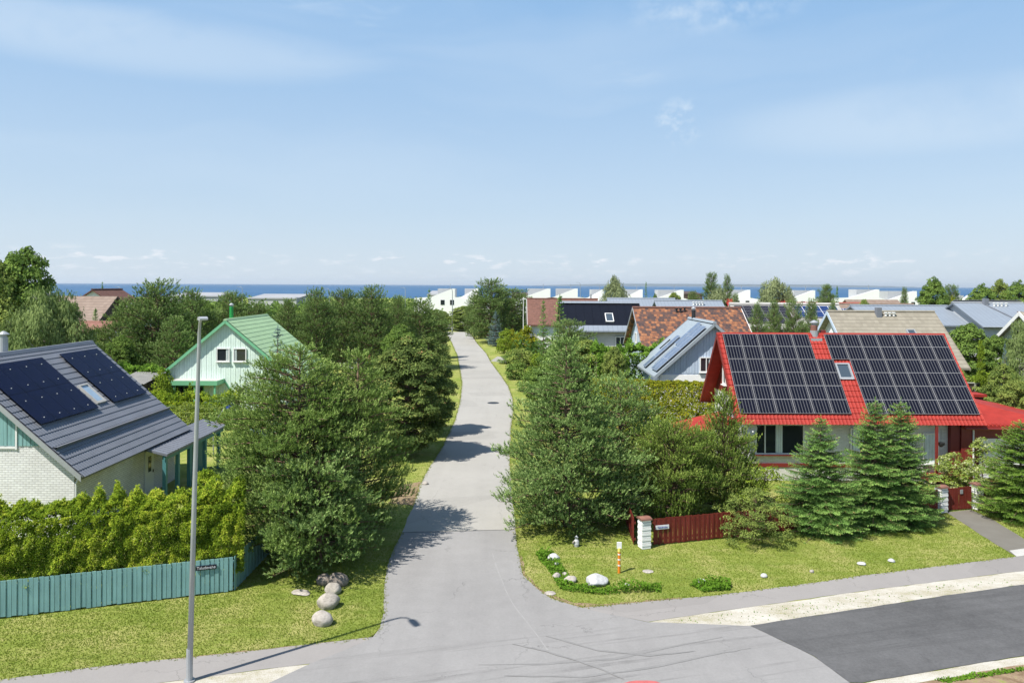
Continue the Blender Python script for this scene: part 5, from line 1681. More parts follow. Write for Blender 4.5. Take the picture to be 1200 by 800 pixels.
def pine_meshes(seed, h, R_, prof, mat, z0=.4, whorl=.30, nb=6, gap=.19, shoot=.15, sl=.20, blades=14, needle=.11, width=.036, rise=.32, lump=.2, up=.55, fill=.66):
    """whorls of rising boughs; side branchlets carry upturned bottle-brush shoots, pads of green with dark gaps between"""
    rg = np.random.default_rng(seed)
    Pc, Pd, Pt = [], [], []
    mb = MB()
    lean = rg.normal(0, .025 * R_, 2)
    tr = max(.05, h * .016)
    mb.tube([(lean[0] * s, lean[1] * s, h * s) for s in (0, .25, .5, .75, .97)], [tr * 1.3, tr, tr * .75, tr * .45, tr * .12], 8)
    ph = rg.uniform(0, 6.28, 3)
    z = z0
    while z < h - .25:
        t = (z - z0) / (h - z0)
        for j in range(nb):
            a = 2 * np.pi * (j + rg.uniform(-.4, .4)) / nb + z * 2.4
            env = 1 + lump * (.6 * np.sin(2 * a + ph[0] + 3 * t) + .6 * np.sin(3 * a + ph[1] - 5 * t))
            L = R_ * profile(prof, t) * env * rg.uniform(.62, 1.12)
            if L < .12:
                continue
            zb = z + rg.uniform(-.2, .2) * whorl * 2
            el = rise * (0.35 + 1.1 * t) + rg.normal(0, .08)
            o = np.array([np.cos(a), np.sin(a), 0.])
            sd_ = np.array([-np.sin(a), np.cos(a), 0.])
            bend = rg.normal(0, .12)
            bt = rg.uniform(.12, .42)
            ns = max(2, int(L * fill / gap))
            s = np.linspace(1 - fill, 1, ns)
            pts_ = o[None] * (s * L)[:, None] + sd_[None] * (bend * s ** 2 * L)[:, None]
            pts_[:, 2] = np.maximum(.12, zb + L * (el * s - .30 * el * s ** 2) - .05 * L * s)
            pts_[:, 0] += lean[0] * t
            pts_[:, 1] += lean[1] * t
            mb.tube([(lean[0] * t, lean[1] * t, max(.1, zb)), tuple(pts_[ns // 2]), tuple(pts_[-1])], [.014 + .011 * L, .009 + .006 * L, .005], 4, False)
            for i in range(ns):
                for sgn in (-1, 1):
                    bl = (.40 * L * (1 - s[i]) ** .8 + gap * 1.1) * rg.uniform(.7, 1.2)
                    d = unit(o * .8 + sd_ * sgn * rg.uniform(.4, 1.1) + np.array([0, 0, rg.uniform(-.1, .95)]))
                    m_ = max(1, int(bl / shoot))
                    q = (np.arange(m_) + 1) / m_
                    p = pts_[i][None] + d[None] * (q * bl)[:, None] + rg.normal(0, .03 + shoot * .12, (m_, 3))
                    Pc.append(p)
                    Pd.append(unit(d[None] * .55 + o[None] * .25 + np.array([0, 0, up]) + rg.normal(0, .22, (m_, 3))))
                    Pt.append(np.full(m_, bt) + .10 * q + rg.normal(0, .05, m_))
            Pc.append(pts_)
            Pd.append(unit(np.tile(o * .7 + np.array([0, 0, up]), (ns, 1)) + rg.normal(0, .15, (ns, 3))))
            Pt.append(np.full(ns, bt + .05))
        z += whorl * rg.uniform(.75, 1.2)
    k = 10
    Pc.append(np.stack([np.full(k, lean[0]), np.full(k, lean[1]), np.linspace(h * .93, h, k)], -1))
    Pd.append(unit(np.array([0, 0, 1.]) + rg.normal(0, .25, (k, 3))))
    Pt.append(np.full(k, .4))
    C, D, T = np.concatenate(Pc), np.concatenate(Pd), np.concatenate(Pt)
    n, m_ = len(C), blades
    f = np.tile(np.linspace(0, 1, m_), (n, 1)) + rg.uniform(-.04, .04, (n, m_))
    lens = sl * rg.uniform(.75, 1.35, (n, 1))
    base = C[:, None, :] + D[:, None, :] * (f * lens)[..., None]
    rad = unit(np.cross(D[:, None, :], rg.normal(size=(n, m_, 3))))
    d = unit(D[:, None, :] * (.55 + .5 * f[..., None]) + rad * .85)
    pr = unit(np.cross(d, D[:, None, :] * .4 + rad * .45 + np.array([0, 0, .8]) + .3 * rg.normal(size=(n, m_, 3)))) * (width / 2)
    ln = needle * rg.uniform(.75, 1.15, (n, m_, 1))
    V = np.stack([base - pr, base + pr, base + d * ln], 2).reshape(-1, 3)
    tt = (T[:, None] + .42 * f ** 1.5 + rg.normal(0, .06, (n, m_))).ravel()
    return fol_mesh('crown', V, tt, 3, mat), mb.mesh('trunk', M['bark'], True)


def spruce_meshes(seed, h, R_, mat, z0=.15, whorl=.30, nb=8, twig=.10, blades=6, needle=.085, width=.027, curve=.14, power=.85, tipup=.18):
    """whorls of boughs that sag and turn up at the tip, each a flat spray of side twigs"""
    rg = np.random.default_rng(seed)
    Cs, Ds, Ts = [], [], []
    mb = MB()
    z = z0
    mb.tube([(0, 0, 0), (0, 0, h * .5), (0, 0, h * .98)], [h * .018, h * .011, .012], 8)
    while z < h - .12:
        f = (z - z0) / (h - z0)
        Lm = R_ * (1 - f) ** power * (0.72 + .28 * min(1, f * 7)) + .06
        k = max(4, int(nb * (1 - f * .35)))
        a0 = rg.uniform(0, 6.28)
        for j in range(k):
            a = a0 + 2 * np.pi * (j + rg.uniform(-.25, .25)) / k
            L = Lm * rg.uniform(.72, 1.18)
            zb = z + rg.uniform(-.12, .12)
            bt = rg.uniform(.15, .6)
            o = np.array([np.cos(a), np.sin(a), 0])
            sd_ = np.array([-np.sin(a), np.cos(a), 0])
            ns = max(3, int(L / twig))
            s = np.linspace(.12, 1, ns)
            slope = .35 * (f - .35) * 1.2
            pz_ = zb + L * (slope * s - curve * s + tipup * s ** 3 * .8)
            pts_ = o[None] * (s * L)[:, None]
            pts_[:, 2] = pz_
            mb.tube([(0, 0, zb), tuple(pts_[ns // 2]), tuple(pts_[-1])], [.012 + .012 * L, .008 + .006 * L, .005], 3, False)
            for sgn in (-1, 1):
                tl = (.42 * L * (1 - s) ** .7 + .05) * rg.uniform(.8, 1.15, ns)
                for i in range(ns):
                    m_ = max(1, int(tl[i] / twig))
                    q = np.linspace(.25, 1, m_) if m_ > 1 else np.array([.6])
                    d = unit(o * .75 + sd_ * sgn * .9 + np.array([0, 0, -.12]))
                    p = pts_[i][None] + d[None] * (q * tl[i])[:, None]
                    p[:, 2] -= .10 * (q * tl[i]) ** 1 + rg.uniform(-.015, .015, m_)
                    Cs.append(p)
                    Ds.append(np.tile(d, (m_, 1)))
                    Ts.append(np.clip(bt + .35 * q * s[i], 0, .9))
            Cs.append(pts_)
            Ds.append(np.tile(o, (ns, 1)))
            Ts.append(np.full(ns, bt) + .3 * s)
        z += whorl * rg.uniform(.8, 1.2) * (1 - .35 * f)
    zz = np.arange(h * .86, h + .12, .05)
    Cs.append(np.stack([zz * 0, zz * 0, zz], -1))
    Ds.append(np.tile([0, 0, 1.], (len(zz), 1)))
    Ts.append(np.full(len(zz), .6))
    C, D, T = np.concatenate(Cs), np.concatenate(Ds), np.concatenate(Ts)
    T = T + rg.normal(0, .08, len(T))
    T = np.minimum(T, .9)
    T[rg.uniform(0, 1, len(T)) < .012] = 1.0
    V, t = tufts(rg, C, D + np.array([0, 0, .12]), blades, needle, width, .55, T, .05, np.tile([0, 0, 1.], (len(C), 1)))
    return fol_mesh('crown', V, t, 3, mat), mb.mesh('trunk', M['bark'], True)


def plant(name, label, cat, x, y, meshes, rz=0.0, sc=(1, 1, 1), group=None, stem='trunk', crown='crown'):
    o = empty(name, (x, y, 0), label, cat, rz, group)
    o.scale = sc
    link(crown, meshes[0], o)
    link(stem, meshes[1], o)
    return o


# --- near pines and shrubs, each modelled for itself
def near(name, label, cat, p, meshes, **kw):
    return plant(name, label, cat, p[0], p[1], meshes, **kw)


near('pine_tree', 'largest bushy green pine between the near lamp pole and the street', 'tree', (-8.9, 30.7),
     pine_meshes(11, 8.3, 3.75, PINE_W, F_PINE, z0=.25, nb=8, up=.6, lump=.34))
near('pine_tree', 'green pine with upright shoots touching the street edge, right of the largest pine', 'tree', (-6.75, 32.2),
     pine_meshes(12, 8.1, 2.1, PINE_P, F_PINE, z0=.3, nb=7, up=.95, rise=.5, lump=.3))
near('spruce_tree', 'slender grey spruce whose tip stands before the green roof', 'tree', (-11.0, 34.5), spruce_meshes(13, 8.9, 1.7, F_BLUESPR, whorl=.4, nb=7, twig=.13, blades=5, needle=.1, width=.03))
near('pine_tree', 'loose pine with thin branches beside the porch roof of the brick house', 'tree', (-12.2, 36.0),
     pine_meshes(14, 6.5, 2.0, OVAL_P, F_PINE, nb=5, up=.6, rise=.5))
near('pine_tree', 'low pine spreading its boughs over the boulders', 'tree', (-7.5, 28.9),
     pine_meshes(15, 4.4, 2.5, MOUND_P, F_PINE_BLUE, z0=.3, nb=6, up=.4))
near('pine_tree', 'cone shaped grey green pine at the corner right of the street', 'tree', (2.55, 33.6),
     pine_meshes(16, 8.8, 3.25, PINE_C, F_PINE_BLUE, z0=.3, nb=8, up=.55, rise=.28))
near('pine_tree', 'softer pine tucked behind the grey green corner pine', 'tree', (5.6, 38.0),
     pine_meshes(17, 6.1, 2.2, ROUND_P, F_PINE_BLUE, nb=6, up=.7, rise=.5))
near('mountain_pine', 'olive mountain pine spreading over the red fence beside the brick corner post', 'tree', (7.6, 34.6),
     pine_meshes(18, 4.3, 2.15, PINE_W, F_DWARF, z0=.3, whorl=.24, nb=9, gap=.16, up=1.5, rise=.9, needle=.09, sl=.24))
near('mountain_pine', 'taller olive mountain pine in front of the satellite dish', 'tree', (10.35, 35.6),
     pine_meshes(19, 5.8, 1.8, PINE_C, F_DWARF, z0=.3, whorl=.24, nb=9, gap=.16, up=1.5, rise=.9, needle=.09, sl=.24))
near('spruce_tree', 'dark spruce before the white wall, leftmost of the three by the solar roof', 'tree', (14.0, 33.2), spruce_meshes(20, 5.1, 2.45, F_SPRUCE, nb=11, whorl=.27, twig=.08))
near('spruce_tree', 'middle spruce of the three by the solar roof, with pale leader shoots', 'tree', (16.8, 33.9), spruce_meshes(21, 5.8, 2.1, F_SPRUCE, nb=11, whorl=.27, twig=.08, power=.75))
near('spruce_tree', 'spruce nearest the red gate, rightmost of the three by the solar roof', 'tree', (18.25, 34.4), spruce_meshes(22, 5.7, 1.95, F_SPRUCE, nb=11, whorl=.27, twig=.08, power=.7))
near('spruce_tree', 'bushy fresh green spruce at the right edge beside the driveway', 'tree', (24.3, 35.0), spruce_meshes(23, 4.6, 2.0, F_YEW, nb=11, whorl=.22, twig=.08, power=.6))
near('shrub', 'loose light green shrub on the lawn before the red fence', 'shrub', (10.55, 31.7),
     clump_tree(24, 2.35, 1.6, .15, MOUND_P, F_LEAF, M['bark'], 190, .22, 60, 'leaf', .07, up=.5, trunk_r=.025, lump=.3), stem='stems', crown='leaves')
near('shrub', 'bright green leafy shrub below the big curtained window', 'shrub', (11.9, 34.5),
     clump_tree(25, 2.8, 1.5, .3, MOUND_P, F_LIME, M['bark'], 80, .32, 70, 'leaf', .09, up=.5, trunk_r=.03), stem='stems', crown='leaves')
near('shrub', 'pale flowering shrub behind the red gate', 'shrub', (24.0, 39.6),
     clump_tree(26, 2.2, 1.35, .2, MOUND_P, F_PALE, M['bark'], 80, .28, 70, 'leaf', .10, up=.5, trunk_r=.03), stem='stems', crown='leaves')
near('shrub', 'tall whitish flowering shrub in front of the white garage door', 'shrub', (25.8, 40.2),
     clump_tree(27, 2.9, 1.1, .3, MOUND_P, F_PALE, M['bark'], 60, .28, 60, 'leaf', .10, up=.5, trunk_r=.03), stem='stems', crown='leaves')
near('maple_tree', 'dark rounded broadleaf tree overhanging the left edge of the street', 'tree', (-6.75, 47.0),
     clump_tree(28, 7.7, 2.95, .4, ROUND_P, F_MAPLE, M['bark'], 300, .52, 260, 'leaf', .14, up=.6, lump=.2, inner=.1))
near('maple_tree', 'smaller broadleaf tree with reddish top leaves, against the bend of the street', 'tree', (-6.1, 54.0),
     clump_tree(29, 7.3, 2.1, .4, ROUND_P, F_MAPLE, M['bark'], 150, .5, 230, 'leaf', .14, up=.6, lump=.2, inner=.1))


near('shrub', 'leafy shrub added as dark backing behind the teal porch posts', 'shrub', (-16.0, 46.2),
     clump_tree(30, 2.9, 2.0, .2, MOUND_P, F_DARKLEAF, M['bark'], 90, .36, 70, 'leaf', .12, up=.5, trunk_r=.03), stem='stems', crown='leaves')  # added to give the open porch a dark background
def worley(x, y, cell):
    """distance (in cells) to the nearest jittered cell point, and that point's own random value"""
    gx, gy = np.floor(x / cell), np.floor(y / cell)
    best, val = np.full(len(x), 9.0), np.zeros(len(x))
    for dx in (-1, 0, 1):
        for dy in (-1, 0, 1):
            cx_, cy_ = gx + dx, gy + dy
            h1 = np.modf(np.abs(np.sin(cx_ * 127.1 + cy_ * 311.7) * 43758.5453))[0]
            h2 = np.modf(np.abs(np.sin(cx_ * 269.5 + cy_ * 183.3) * 24634.6345))[0]
            d = np.hypot(x / cell - cx_ - h1, y / cell - cy_ - h2)
            m_ = d < best
            best = np.where(m_, d, best)
            val = np.where(m_, np.modf(h1 * 7.3 + h2 * 3.1)[0], val)
    return best, val


# --- hedges
def hedge(name, label, pts, depth, h0, spikes, mat, size, width, blades, dens, cat='hedge', kind='needle', z0=.2, bulge=.35, up=.5, lumpy=1.0):
    """foliage shell over a hedge body that follows pts; lumpy face, spiky or clipped top, stems inside"""
    rg = np.random.default_rng(len(label))
    o = empty(name, tuple(pts[0]), label, cat)
    base = np.array(pts[0])
    Vs, Ts = [], []
    stems = MB()
    for a, b in zip(pts[:-1], pts[1:]):
        a, b = np.array(a) - base, np.array(b) - base
        L = np.linalg.norm(b - a)
        d = (b - a) / L
        nr = np.array([d[1], -d[0], 0])
        n = int(L * (2 * h0 + depth) * dens)
        s = rg.uniform(0, 1, n) * L
        # outline parameter q: front 0..1, top 1..2, back 2..3
        q = rg.choice(3, n, p=[.55, .3, .15]) + rg.uniform(0, 1, n)
        spk = spikes * (np.abs(np.sin(s * 4.1 + 1.3 * np.sin(s * .9))) ** 2.2 * (.55 + .45 * np.sin(s * 1.7 + 2)) + .25 * rg.uniform(0, 1, n))
        across = np.where(q < 1, z0 + (q % 1) * (h0 - z0), np.where(q < 2, 10 + (q % 1) * depth, 20 + (q % 1) * h0))
        cs = .30 if size < .12 or lumpy < 1 else .55
        w1, v1 = worley(s, across * .8, cs)
        w2, v2 = worley(s + 50, across, cs * 2.6)
        lump = (cs * .55 * (1 - np.minimum(1, w1 * 1.15) ** 2) * (.5 + v1) - cs * .28 + cs * .8 * (1 - np.minimum(1, w2)) - cs * .3) * lumpy
        lump += (rg.uniform(0, 1, n) ** 3) * -.22
        f = q % 1
        k = q.astype(int)
        zf = z0 + f * (h0 - z0)
        wd = depth / 2 * (1 - .15 * (zf / h0) ** 3) + bulge * np.sin(np.pi * np.clip(zf / h0, 0, 1)) * .5
        y = np.where(k == 0, wd + lump, np.where(k == 2, -wd - lump, 0))
        z = np.where(k == 1, h0, zf)
        y = np.where(k == 1, (f - .5) * depth * .9 * (1 - .6 * rg.uniform(0, 1, n) * (spk > .2 * spikes)), y)
        z = np.where(k == 1, h0 + lump + spk * rg.uniform(.1, 1, n) * (1 - np.abs(f - .5)), z)
        C = d[None] * s[:, None] + nr[None] * y[:, None] + a[None]
        C[:, 2] = z
        D = nr[None] * np.where(k == 0, 1, np.where(k == 2, -1, 0))[:, None] * .6
        D = D + np.array([0, 0, 1])[None] * np.where(k == 1, 1.0, up)[:, None] if True else D
        tint = .50 + .40 * (v1 - .5) + .25 * (v2 - .5) + rg.normal(0, .14, n)
        if kind == 'needle':
            hor = nr[None] * np.where(k == 0, 1, np.where(k == 2, -1, 0))[:, None]
            V, t = tufts(rg, C, unit(hor * .9 + np.array([0, 0, 1.0])[None] * np.where(k == 1, 1.0, .35)[:, None] + rg.normal(0, .25, C.shape)), blades, size, width, .6, tint, .12,
                         hor * .35 + np.array([-.2, -.15, .9]))
        else:
            V, t = leaves(rg, C, D, size, tint)
        Vs.append(V)
        Ts.append(t)
        m_ = max(2, int(L / .7))
        for i in range(m_):
            p = Vector(a + d * (i + .5) * L / m_)
            stems.tube([p, p + Vector((0, 0, h0 * .9))], [.06, .02], 5)
            for k2 in range(7):
                zz = h0 * (.15 + .1 * k2)
                ang = rg.uniform(0, 6.28)
                stems.tube([p + Vector((0, 0, zz)), p + Vector((math.cos(ang) * depth * .4, math.sin(ang) * depth * .4, zz + .3))], [.02, .006], 3, False)
    # inner foliage mass keeps the hedge closed
    link('foliage', fol_mesh('foliage', np.concatenate(Vs), np.concatenate(Ts), 3 if kind == 'needle' else 4, mat), o)
    # bark stems and twigs inside the shell
    link('stems', stems.mesh('stems', M['bark']), o)
    return o


dF = (FB - FA).normalized()
nF = Vector((-dF.y, dF.x, 0))
hedge('thuja_hedge', 'tall yellow green thuja hedge with pointed tops behind the teal fence', [FA + nF * 1.15, FB + nF * 1.1 + dF * .35], 1.35, 3.0, .8, F_THUJA, .10, .040, 8, 520, z0=.6, bulge=.35, up=.6, lumpy=1.2)
near('shrub', 'rounded yellow shrub rising above the thuja hedge before the porch', 'shrub', (-11.9, 28.6),
     clump_tree(31, 3.8, 1.0, .4, ROUND_P, F_THUJA, M['bark'], 60, .3, 60, 'needle', .12, .05, 6, up=.8), stem='stems', crown='leaves')
hedge('beech_hedge', 'clipped golden green hedge in front of the pale blue house', [(PX(694, 53), 53.0, 0), (PX(840, 51), 51.0, 0)], 1.6, 4.15, .15, F_YELLOW, .15, .1, 1, 420, kind='leaf', up=.8, lumpy=.6)
hedge('thuja_hedge', 'dark green thuja hedge with pointed tops below the mottled tile roof', [(PX(695, 63), 63.0, 0), (PX(782, 65), 65.0, 0)], 1.6, 5.2, 1.1, F_THUJA_G, .22, .085, 5, 110, up=.8)
hedge('thuja_hedge', 'row of thujas with pointed tops in front of the mint white house', [(PX(176, 57), 57.0, 0), (PX(283, 56), 56.0, 0)], 1.5, 2.0, 1.1, F_THUJA, .2, .075, 5, 120, up=.8)
hedge('thuja_hedge', 'dark tall hedge running below the pine row left of the mint white house', [(PX(118, 66), 66.0, 0), (PX(190, 62), 62.0, 0)], 1.8, 3.4, .5, F_THUJA_G, .22, .085, 5, 100, up=.8)
hedge('thuja_hedge', 'green hedge between the slate grey roof and the mint white house', [(PX(165, 51), 51.0, 0), (PX(262, 50.5), 50.5, 0)], 1.6, 2.3, .5, F_LEAF, .13, .05, 1, 150, kind='leaf', up=.8)
hedge('garden_hedge', 'yellow green hedge below the tan roofed house', [(PX(128, 98), 98.0, 0), (PX(160, 98), 98.0, 0)], 1.8, 6.0, .3, F_LIME, .3, .12, 1, 60, kind='leaf')
hedge('garden_hedge', 'low leafy hedge above the dark plank fence behind the red roof', [(PX(1112, 61), 61.0, 0), (PX(1176, 61), 61.0, 0)], 2.4, 3.3, .5, F_LIME, .2, .12, 1, 90, kind='leaf')

# --- shared tree meshes for the middle and far distance
PN = [pine_meshes(40 + i, 10, 4.0, [PINE_W, PINE_P, PINE_W, ROUND_P][i], F_PINE_FAR, z0=.6, whorl=.44, nb=8, gap=.36, shoot=.28, sl=.30, blades=10, needle=.19, width=.095, up=.7, rise=.4, lump=.32) for i in range(4)]
LF = [clump_tree(50 + i, 10, 4.0, .5, ROUND_P, F_LEAF, M['bark'], 260, .80, 170, 'leaf', .24, up=.6, lump=.22, inner=.08) for i in range(2)]
DL = [clump_tree(54 + i, 10, 4.0, .5, ROUND_P, F_DARKLEAF, M['bark'], 260, .80, 170, 'leaf', .24, up=.6, lump=.22, inner=.08) for i in range(2)]
WL = [clump_tree(58 + i, 10, 4.0, .8, ROUND_P, F_WILLOW, M['bark'], 120, 1.0, 60, 'hang', .5, .10, 4, up=.2, lump=.26, inner=.08) for i in range(2)]
BR = [clump_tree(62, 10, 4.0, .8, ROUND_P, F_BIRCH, M['birch_bark'], 240, .7, 70, 'hang', .32, .07, 4, up=.2, lump=.26, inner=.08)]
SP = [spruce_meshes(64 + i, 8.0, 2.4, F_SPRUCE, whorl=.5, nb=8, twig=.2, blades=5, needle=.2, width=.06) for i in range(2)]
BS = [spruce_meshes(67, 6.0, 2.6, F_BLUESPR, whorl=.45, nb=8, twig=.2, blades=5, needle=.2, width=.06)]
SH = [clump_tree(70 + i, 2, 1.4, .1, MOUND_P, mt, M['bark'], 60, .38, 60, 'leaf', .14, up=.5, trunk_r=.03, lump=.25) for i, mt in enumerate((F_LEAF, F_DARKLEAF, F_YELLOW, F_LIME))]
CT = [clump_tree(76, 4, .8, .1, CONE_P, F_LIME, M['bark'], 90, .26, 40, 'needle', .15, .05, 6, up=1.2, trunk_r=.04)]
KINDS = {'pine': (PN, 10, 4.0, 'pine_tree', 'tree'), 'leaf': (LF, 10, 4.0, 'broadleaf_tree', 'tree'), 'dark': (DL, 10, 4.0, 'broadleaf_tree', 'tree'),
         'willow': (WL, 10, 4.0, 'willow_tree', 'tree'), 'birch': (BR, 10, 4.0, 'birch_tree', 'tree'), 'spruce': (SP, 8, 2.4, 'spruce_tree', 'tree'),
         'blue': (BS, 6, 2.6, 'blue_spruce', 'tree'), 'sh_green': (SH[:1], 2, 1.4, 'shrub', 'shrub'), 'sh_dark': (SH[1:2], 2, 1.4, 'shrub', 'shrub'),
         'sh_yellow': (SH[2:3], 2, 1.4, 'shrub', 'shrub'), 'sh_lime': (SH[3:4], 2, 1.4, 'shrub', 'shrub'), 'cone': (CT, 4, .8, 'thuja_bush', 'shrub')}
TREES = [
    # kind, u, Y, top row, half width in pixels, label, group
    ('pine', 186, 73, 331, 42, 'tallest dark pine of the row, left of the near lamp head', 1),
    ('pine', 226, 78, 341, 34, 'rounded dark pine directly behind the near lamp head', 1),
    ('pine', 150, 74, 352, 30, 'lower pine at the left end of the row, beside the terracotta roof', 1),
    ('pine', 272, 82, 346, 24, 'pine above the apex of the mint white house', 1),
    ('pine', 300, 88, 356, 22, 'pine just right of the green chimney pipe', 1),
    ('pine', 338, 86, 352, 24, 'pine above the far end of the pale green roof', 1),
    ('pine', 371, 84, 340, 24, 'pointed pine right of the pale green roof', 1),
    ('pine', 402, 90, 343, 22, 'pine above the parked cars, left one', 1),
    ('pine', 436, 88, 337, 26, 'pine above the parked cars, right and taller one', 1),
    ('pine', 466, 92, 348, 22, 'pine behind the dark rounded broadleaf tree', 1),
    ('pine', 492, 96, 352, 30, 'lower pine near the left edge of the far street', 1),
    ('spruce', 503, 104, 340, 12, 'narrow spruce tip at the right end of the pine row', 1),
    ('pine', 515, 110, 366, 14, 'smallest pine of the row, on the left street edge', 1),
    ('pine', 205, 66, 372, 34, 'low bushy pine in front of the row, below the near lamp head', 1),
    ('dark', 28, 60, 288, 50, 'tall dark broadleaf tree in the upper left corner', 0),
    ('leaf', -14, 58, 300, 50, 'green tree cut by the left edge of the picture', 0),
    ('birch', 62, 50, 328, 47, 'drooping birch in front of the tall dark tree', 0),
    ('birch', 30, 53, 350, 38, 'smaller birch behind the steel chimney of the brick house', 0),
    ('spruce', 112, 96, 362, 14, 'small conifer in front of the tan roof', 0),
    ('spruce', 120, 170, 331, 7, 'small dark tree top standing before the sea above the maroon roof', 0),
    ('dark', 143, 68, 392, 22, 'dark shrubby tree left of the corrugated shed', 0),
    ('sh_yellow', 128, 76, 402, 12, 'yellow shrub beside the terracotta roofed house', 0),
    ('leaf', 112, 80, 385, 20, 'leafy tree hiding the end of the terracotta roof', 0),
    ('sh_lime', 192, 60, 430, 18, 'light green shrub left of the veranda', 0),
    ('leaf', 545, 176, 358, 22, 'broad green tree below the white house at the street end', 0),
    ('leaf', 513, 180, 362, 18, 'green tree left of the far street lamp', 0),
    ('pine', 575, 140, 328, 28, 'big dark pine where the street ends, left one', 0),
    ('pine', 600, 148, 340, 24, 'broad dark pine just right of the big pine at the street end', 0),
    ('pine', 556, 150, 345, 12, 'slim pine at the left flank of the big pine at the street end', 0),
    ('blue', 581, 132, 365, 13, 'silvery blue spruce at the foot of the big dark pine', 0),
    ('sh_lime', 592, 118, 383, 12, 'bright ball shaped bush beside the far street verge', 0),
    ('sh_yellow', 617, 112, 380, 19, 'golden yellow shrub around the flagpole', 0),
    ('sh_yellow', 600, 121, 384, 10, 'small golden shrub between the ball bush and the flagpole', 0),
    ('spruce', 637, 86, 353, 14, 'narrow dark spruce in front of the brown roof, left one', 0),
    ('spruce', 656, 82, 347, 23, 'taller spruce in front of the brown roof, right one', 0),
    ('pine', 668, 74, 378, 24, 'loose pine left of the all black solar roof', 0),
    ('leaf', 688, 66, 397, 30, 'fresh green tree below the all black solar roof', 0),
    ('dark', 655, 63, 404, 30, 'dark leafy tree between the street bushes and the thuja hedge', 0),
    ('leaf', 720, 60, 405, 18, 'green tree left end of the dark thuja hedge', 0),
    ('dark', 640, 58, 428, 26, 'rounded green bushy tree behind the corner pine', 0),
    ('sh_dark', 596, 103, 413, 14, 'low dark bush at the side driveway, farthest of the street bushes', 2),
    ('sh_green', 612, 98, 404, 20, 'flat topped green bush under the flagpole', 2),
    ('sh_dark', 605, 86, 421, 16, 'dark mound bush in the middle of the street bushes', 2),
    ('sh_dark', 622, 76, 428, 18, 'large dark mound bush, nearest of the street bushes', 2),
    ('sh_lime', 633, 84, 412, 20, 'yellow green hedge bush behind the dark mounds', 2),
    ('pine', 888, 76, 357, 13, 'young pine behind the red ridge, leftmost of its group', 3),
    ('pine', 908, 78, 354, 12, 'young pine behind the red ridge, second from the left', 3),
    ('pine', 930, 76, 356, 12, 'young pine behind the red ridge, third from the left', 3),
    ('pine', 951, 80, 353, 12, 'young pine behind the red ridge, beside the beige gable', 3),
    ('pine', 976, 98, 354, 9, 'pine rising behind the ridge of the beige roof', 0),
    ('spruce', 981, 120, 336, 8, 'narrow dark spruce against the white shore houses', 0),
    ('pine', 968, 150, 336, 12, 'dark conifer left of the narrow spruce, against the sea', 0),
    ('leaf', 1013, 112, 350, 12, 'light green tree above the weathered beige roof', 0),
    ('willow', 720, 165, 321, 18, 'tall pale willow against the sea, left of centre of the white houses', 0),
    ('spruce', 757, 165, 331, 6, 'narrow dark spruce between the pale willow and the white block', 0),
    ('pine', 833, 175, 322, 9, 'left dark pointed pine of the twin trees by the willow', 0),
    ('pine', 852, 178, 323, 7, 'right dark pointed pine of the twin trees by the willow', 0),
    ('willow', 842, 150, 333, 20, 'pale willow below the two dark pointed pines', 0),
    ('willow', 905, 150, 320, 20, 'largest pale willow, above the young pines', 0),
    ('willow', 924, 155, 334, 12, 'smaller pale willow touching the largest one', 0),
    ('leaf', 790, 170, 342, 11, 'thin leafy tree in front of the white block', 0),
    ('dark', 768, 172, 343, 6, 'small dark bush tree left of the white block', 0),
    ('pine', 812, 160, 342, 10, 'small blue green pine left of the twin trees', 0),
    ('leaf', 745, 130, 356, 12, 'low tree top in front of the left grey roof', 0),
    ('pine', 862, 130, 345, 7, 'small pine left of the largest willow', 0),
    ('dark', 1093, 150, 323, 19, 'round dense green tree against the sea, right of the white houses', 0),
    ('sh_yellow', 1116, 140, 345, 8, 'golden bush at the foot of the round dense tree', 0),
    ('pine', 1116, 155, 336, 9, 'dark little pine between the round tree and the right treeline', 0),
    ('pine', 1060, 160, 338, 6, 'sparse dark pine in front of the low white house', 0),
    ('dark', 1150, 150, 331, 17, 'dense green tree, leftmost of the right edge treeline', 0),
    ('leaf', 1172, 152, 326, 12, 'tall loose tree in the middle of the right edge treeline', 0),
    ('dark', 1193, 148, 327, 18, 'dense green tree at the very right of the treeline', 0),
    ('dark', 1135, 70, 378, 34, 'large rounded bush tree right of the beige roof', 0),
    ('dark', 1100, 76, 384, 20, 'darker bush tree touching the corner of the beige roof', 0),
    ('dark', 1168, 72, 392, 24, 'dark bush tree below the big seamed roof', 0),
    ('cone', 1150, 58, 399, 10, 'bright green cone shaped thuja right of the solar roof', 0),
    ('leaf', 1112, 60, 420, 22, 'light green shrub just beyond the right end of the solar roof', 0),
    ('leaf', 1175, 57, 425, 24, 'light leafy tree above the right end of the plank fence', 0),
    ('birch', 1196, 66, 370, 20, 'drooping tree before the white gable at the right edge', 0),
    ('blue', 1178, 62, 402, 9, 'little silvery conifer among the right hand bushes', 0),
    ('leaf', 1190, 47, 444, 26, 'leafy green shrub tree above the garage roof at the right edge', 0),
    ('sh_lime', 1150, 54, 462, 16, 'low bright bush behind the tiny red roofed shed', 0),
    ('leaf', 452, 120, 362, 20, 'leafy tree behind the parked cars', 0),
    ('dark', 390, 105, 370, 24, 'dark leafy tree behind the pine row', 0),
    ('dark', 320, 100, 372, 22, 'dark tree top above the eave of the pale green roof', 0),
    ('dark', 470, 80, 378, 26, 'dark leafy tree behind the broadleaf trees by the street', 0),
    ('dark', 245, 92, 356, 26, 'dark leafy tree filling the gap behind the lamp head pines', 0),
    ('leaf', 640, 135, 362, 12, 'green tree in front of the white gable of the brown roofed house', 0),
]
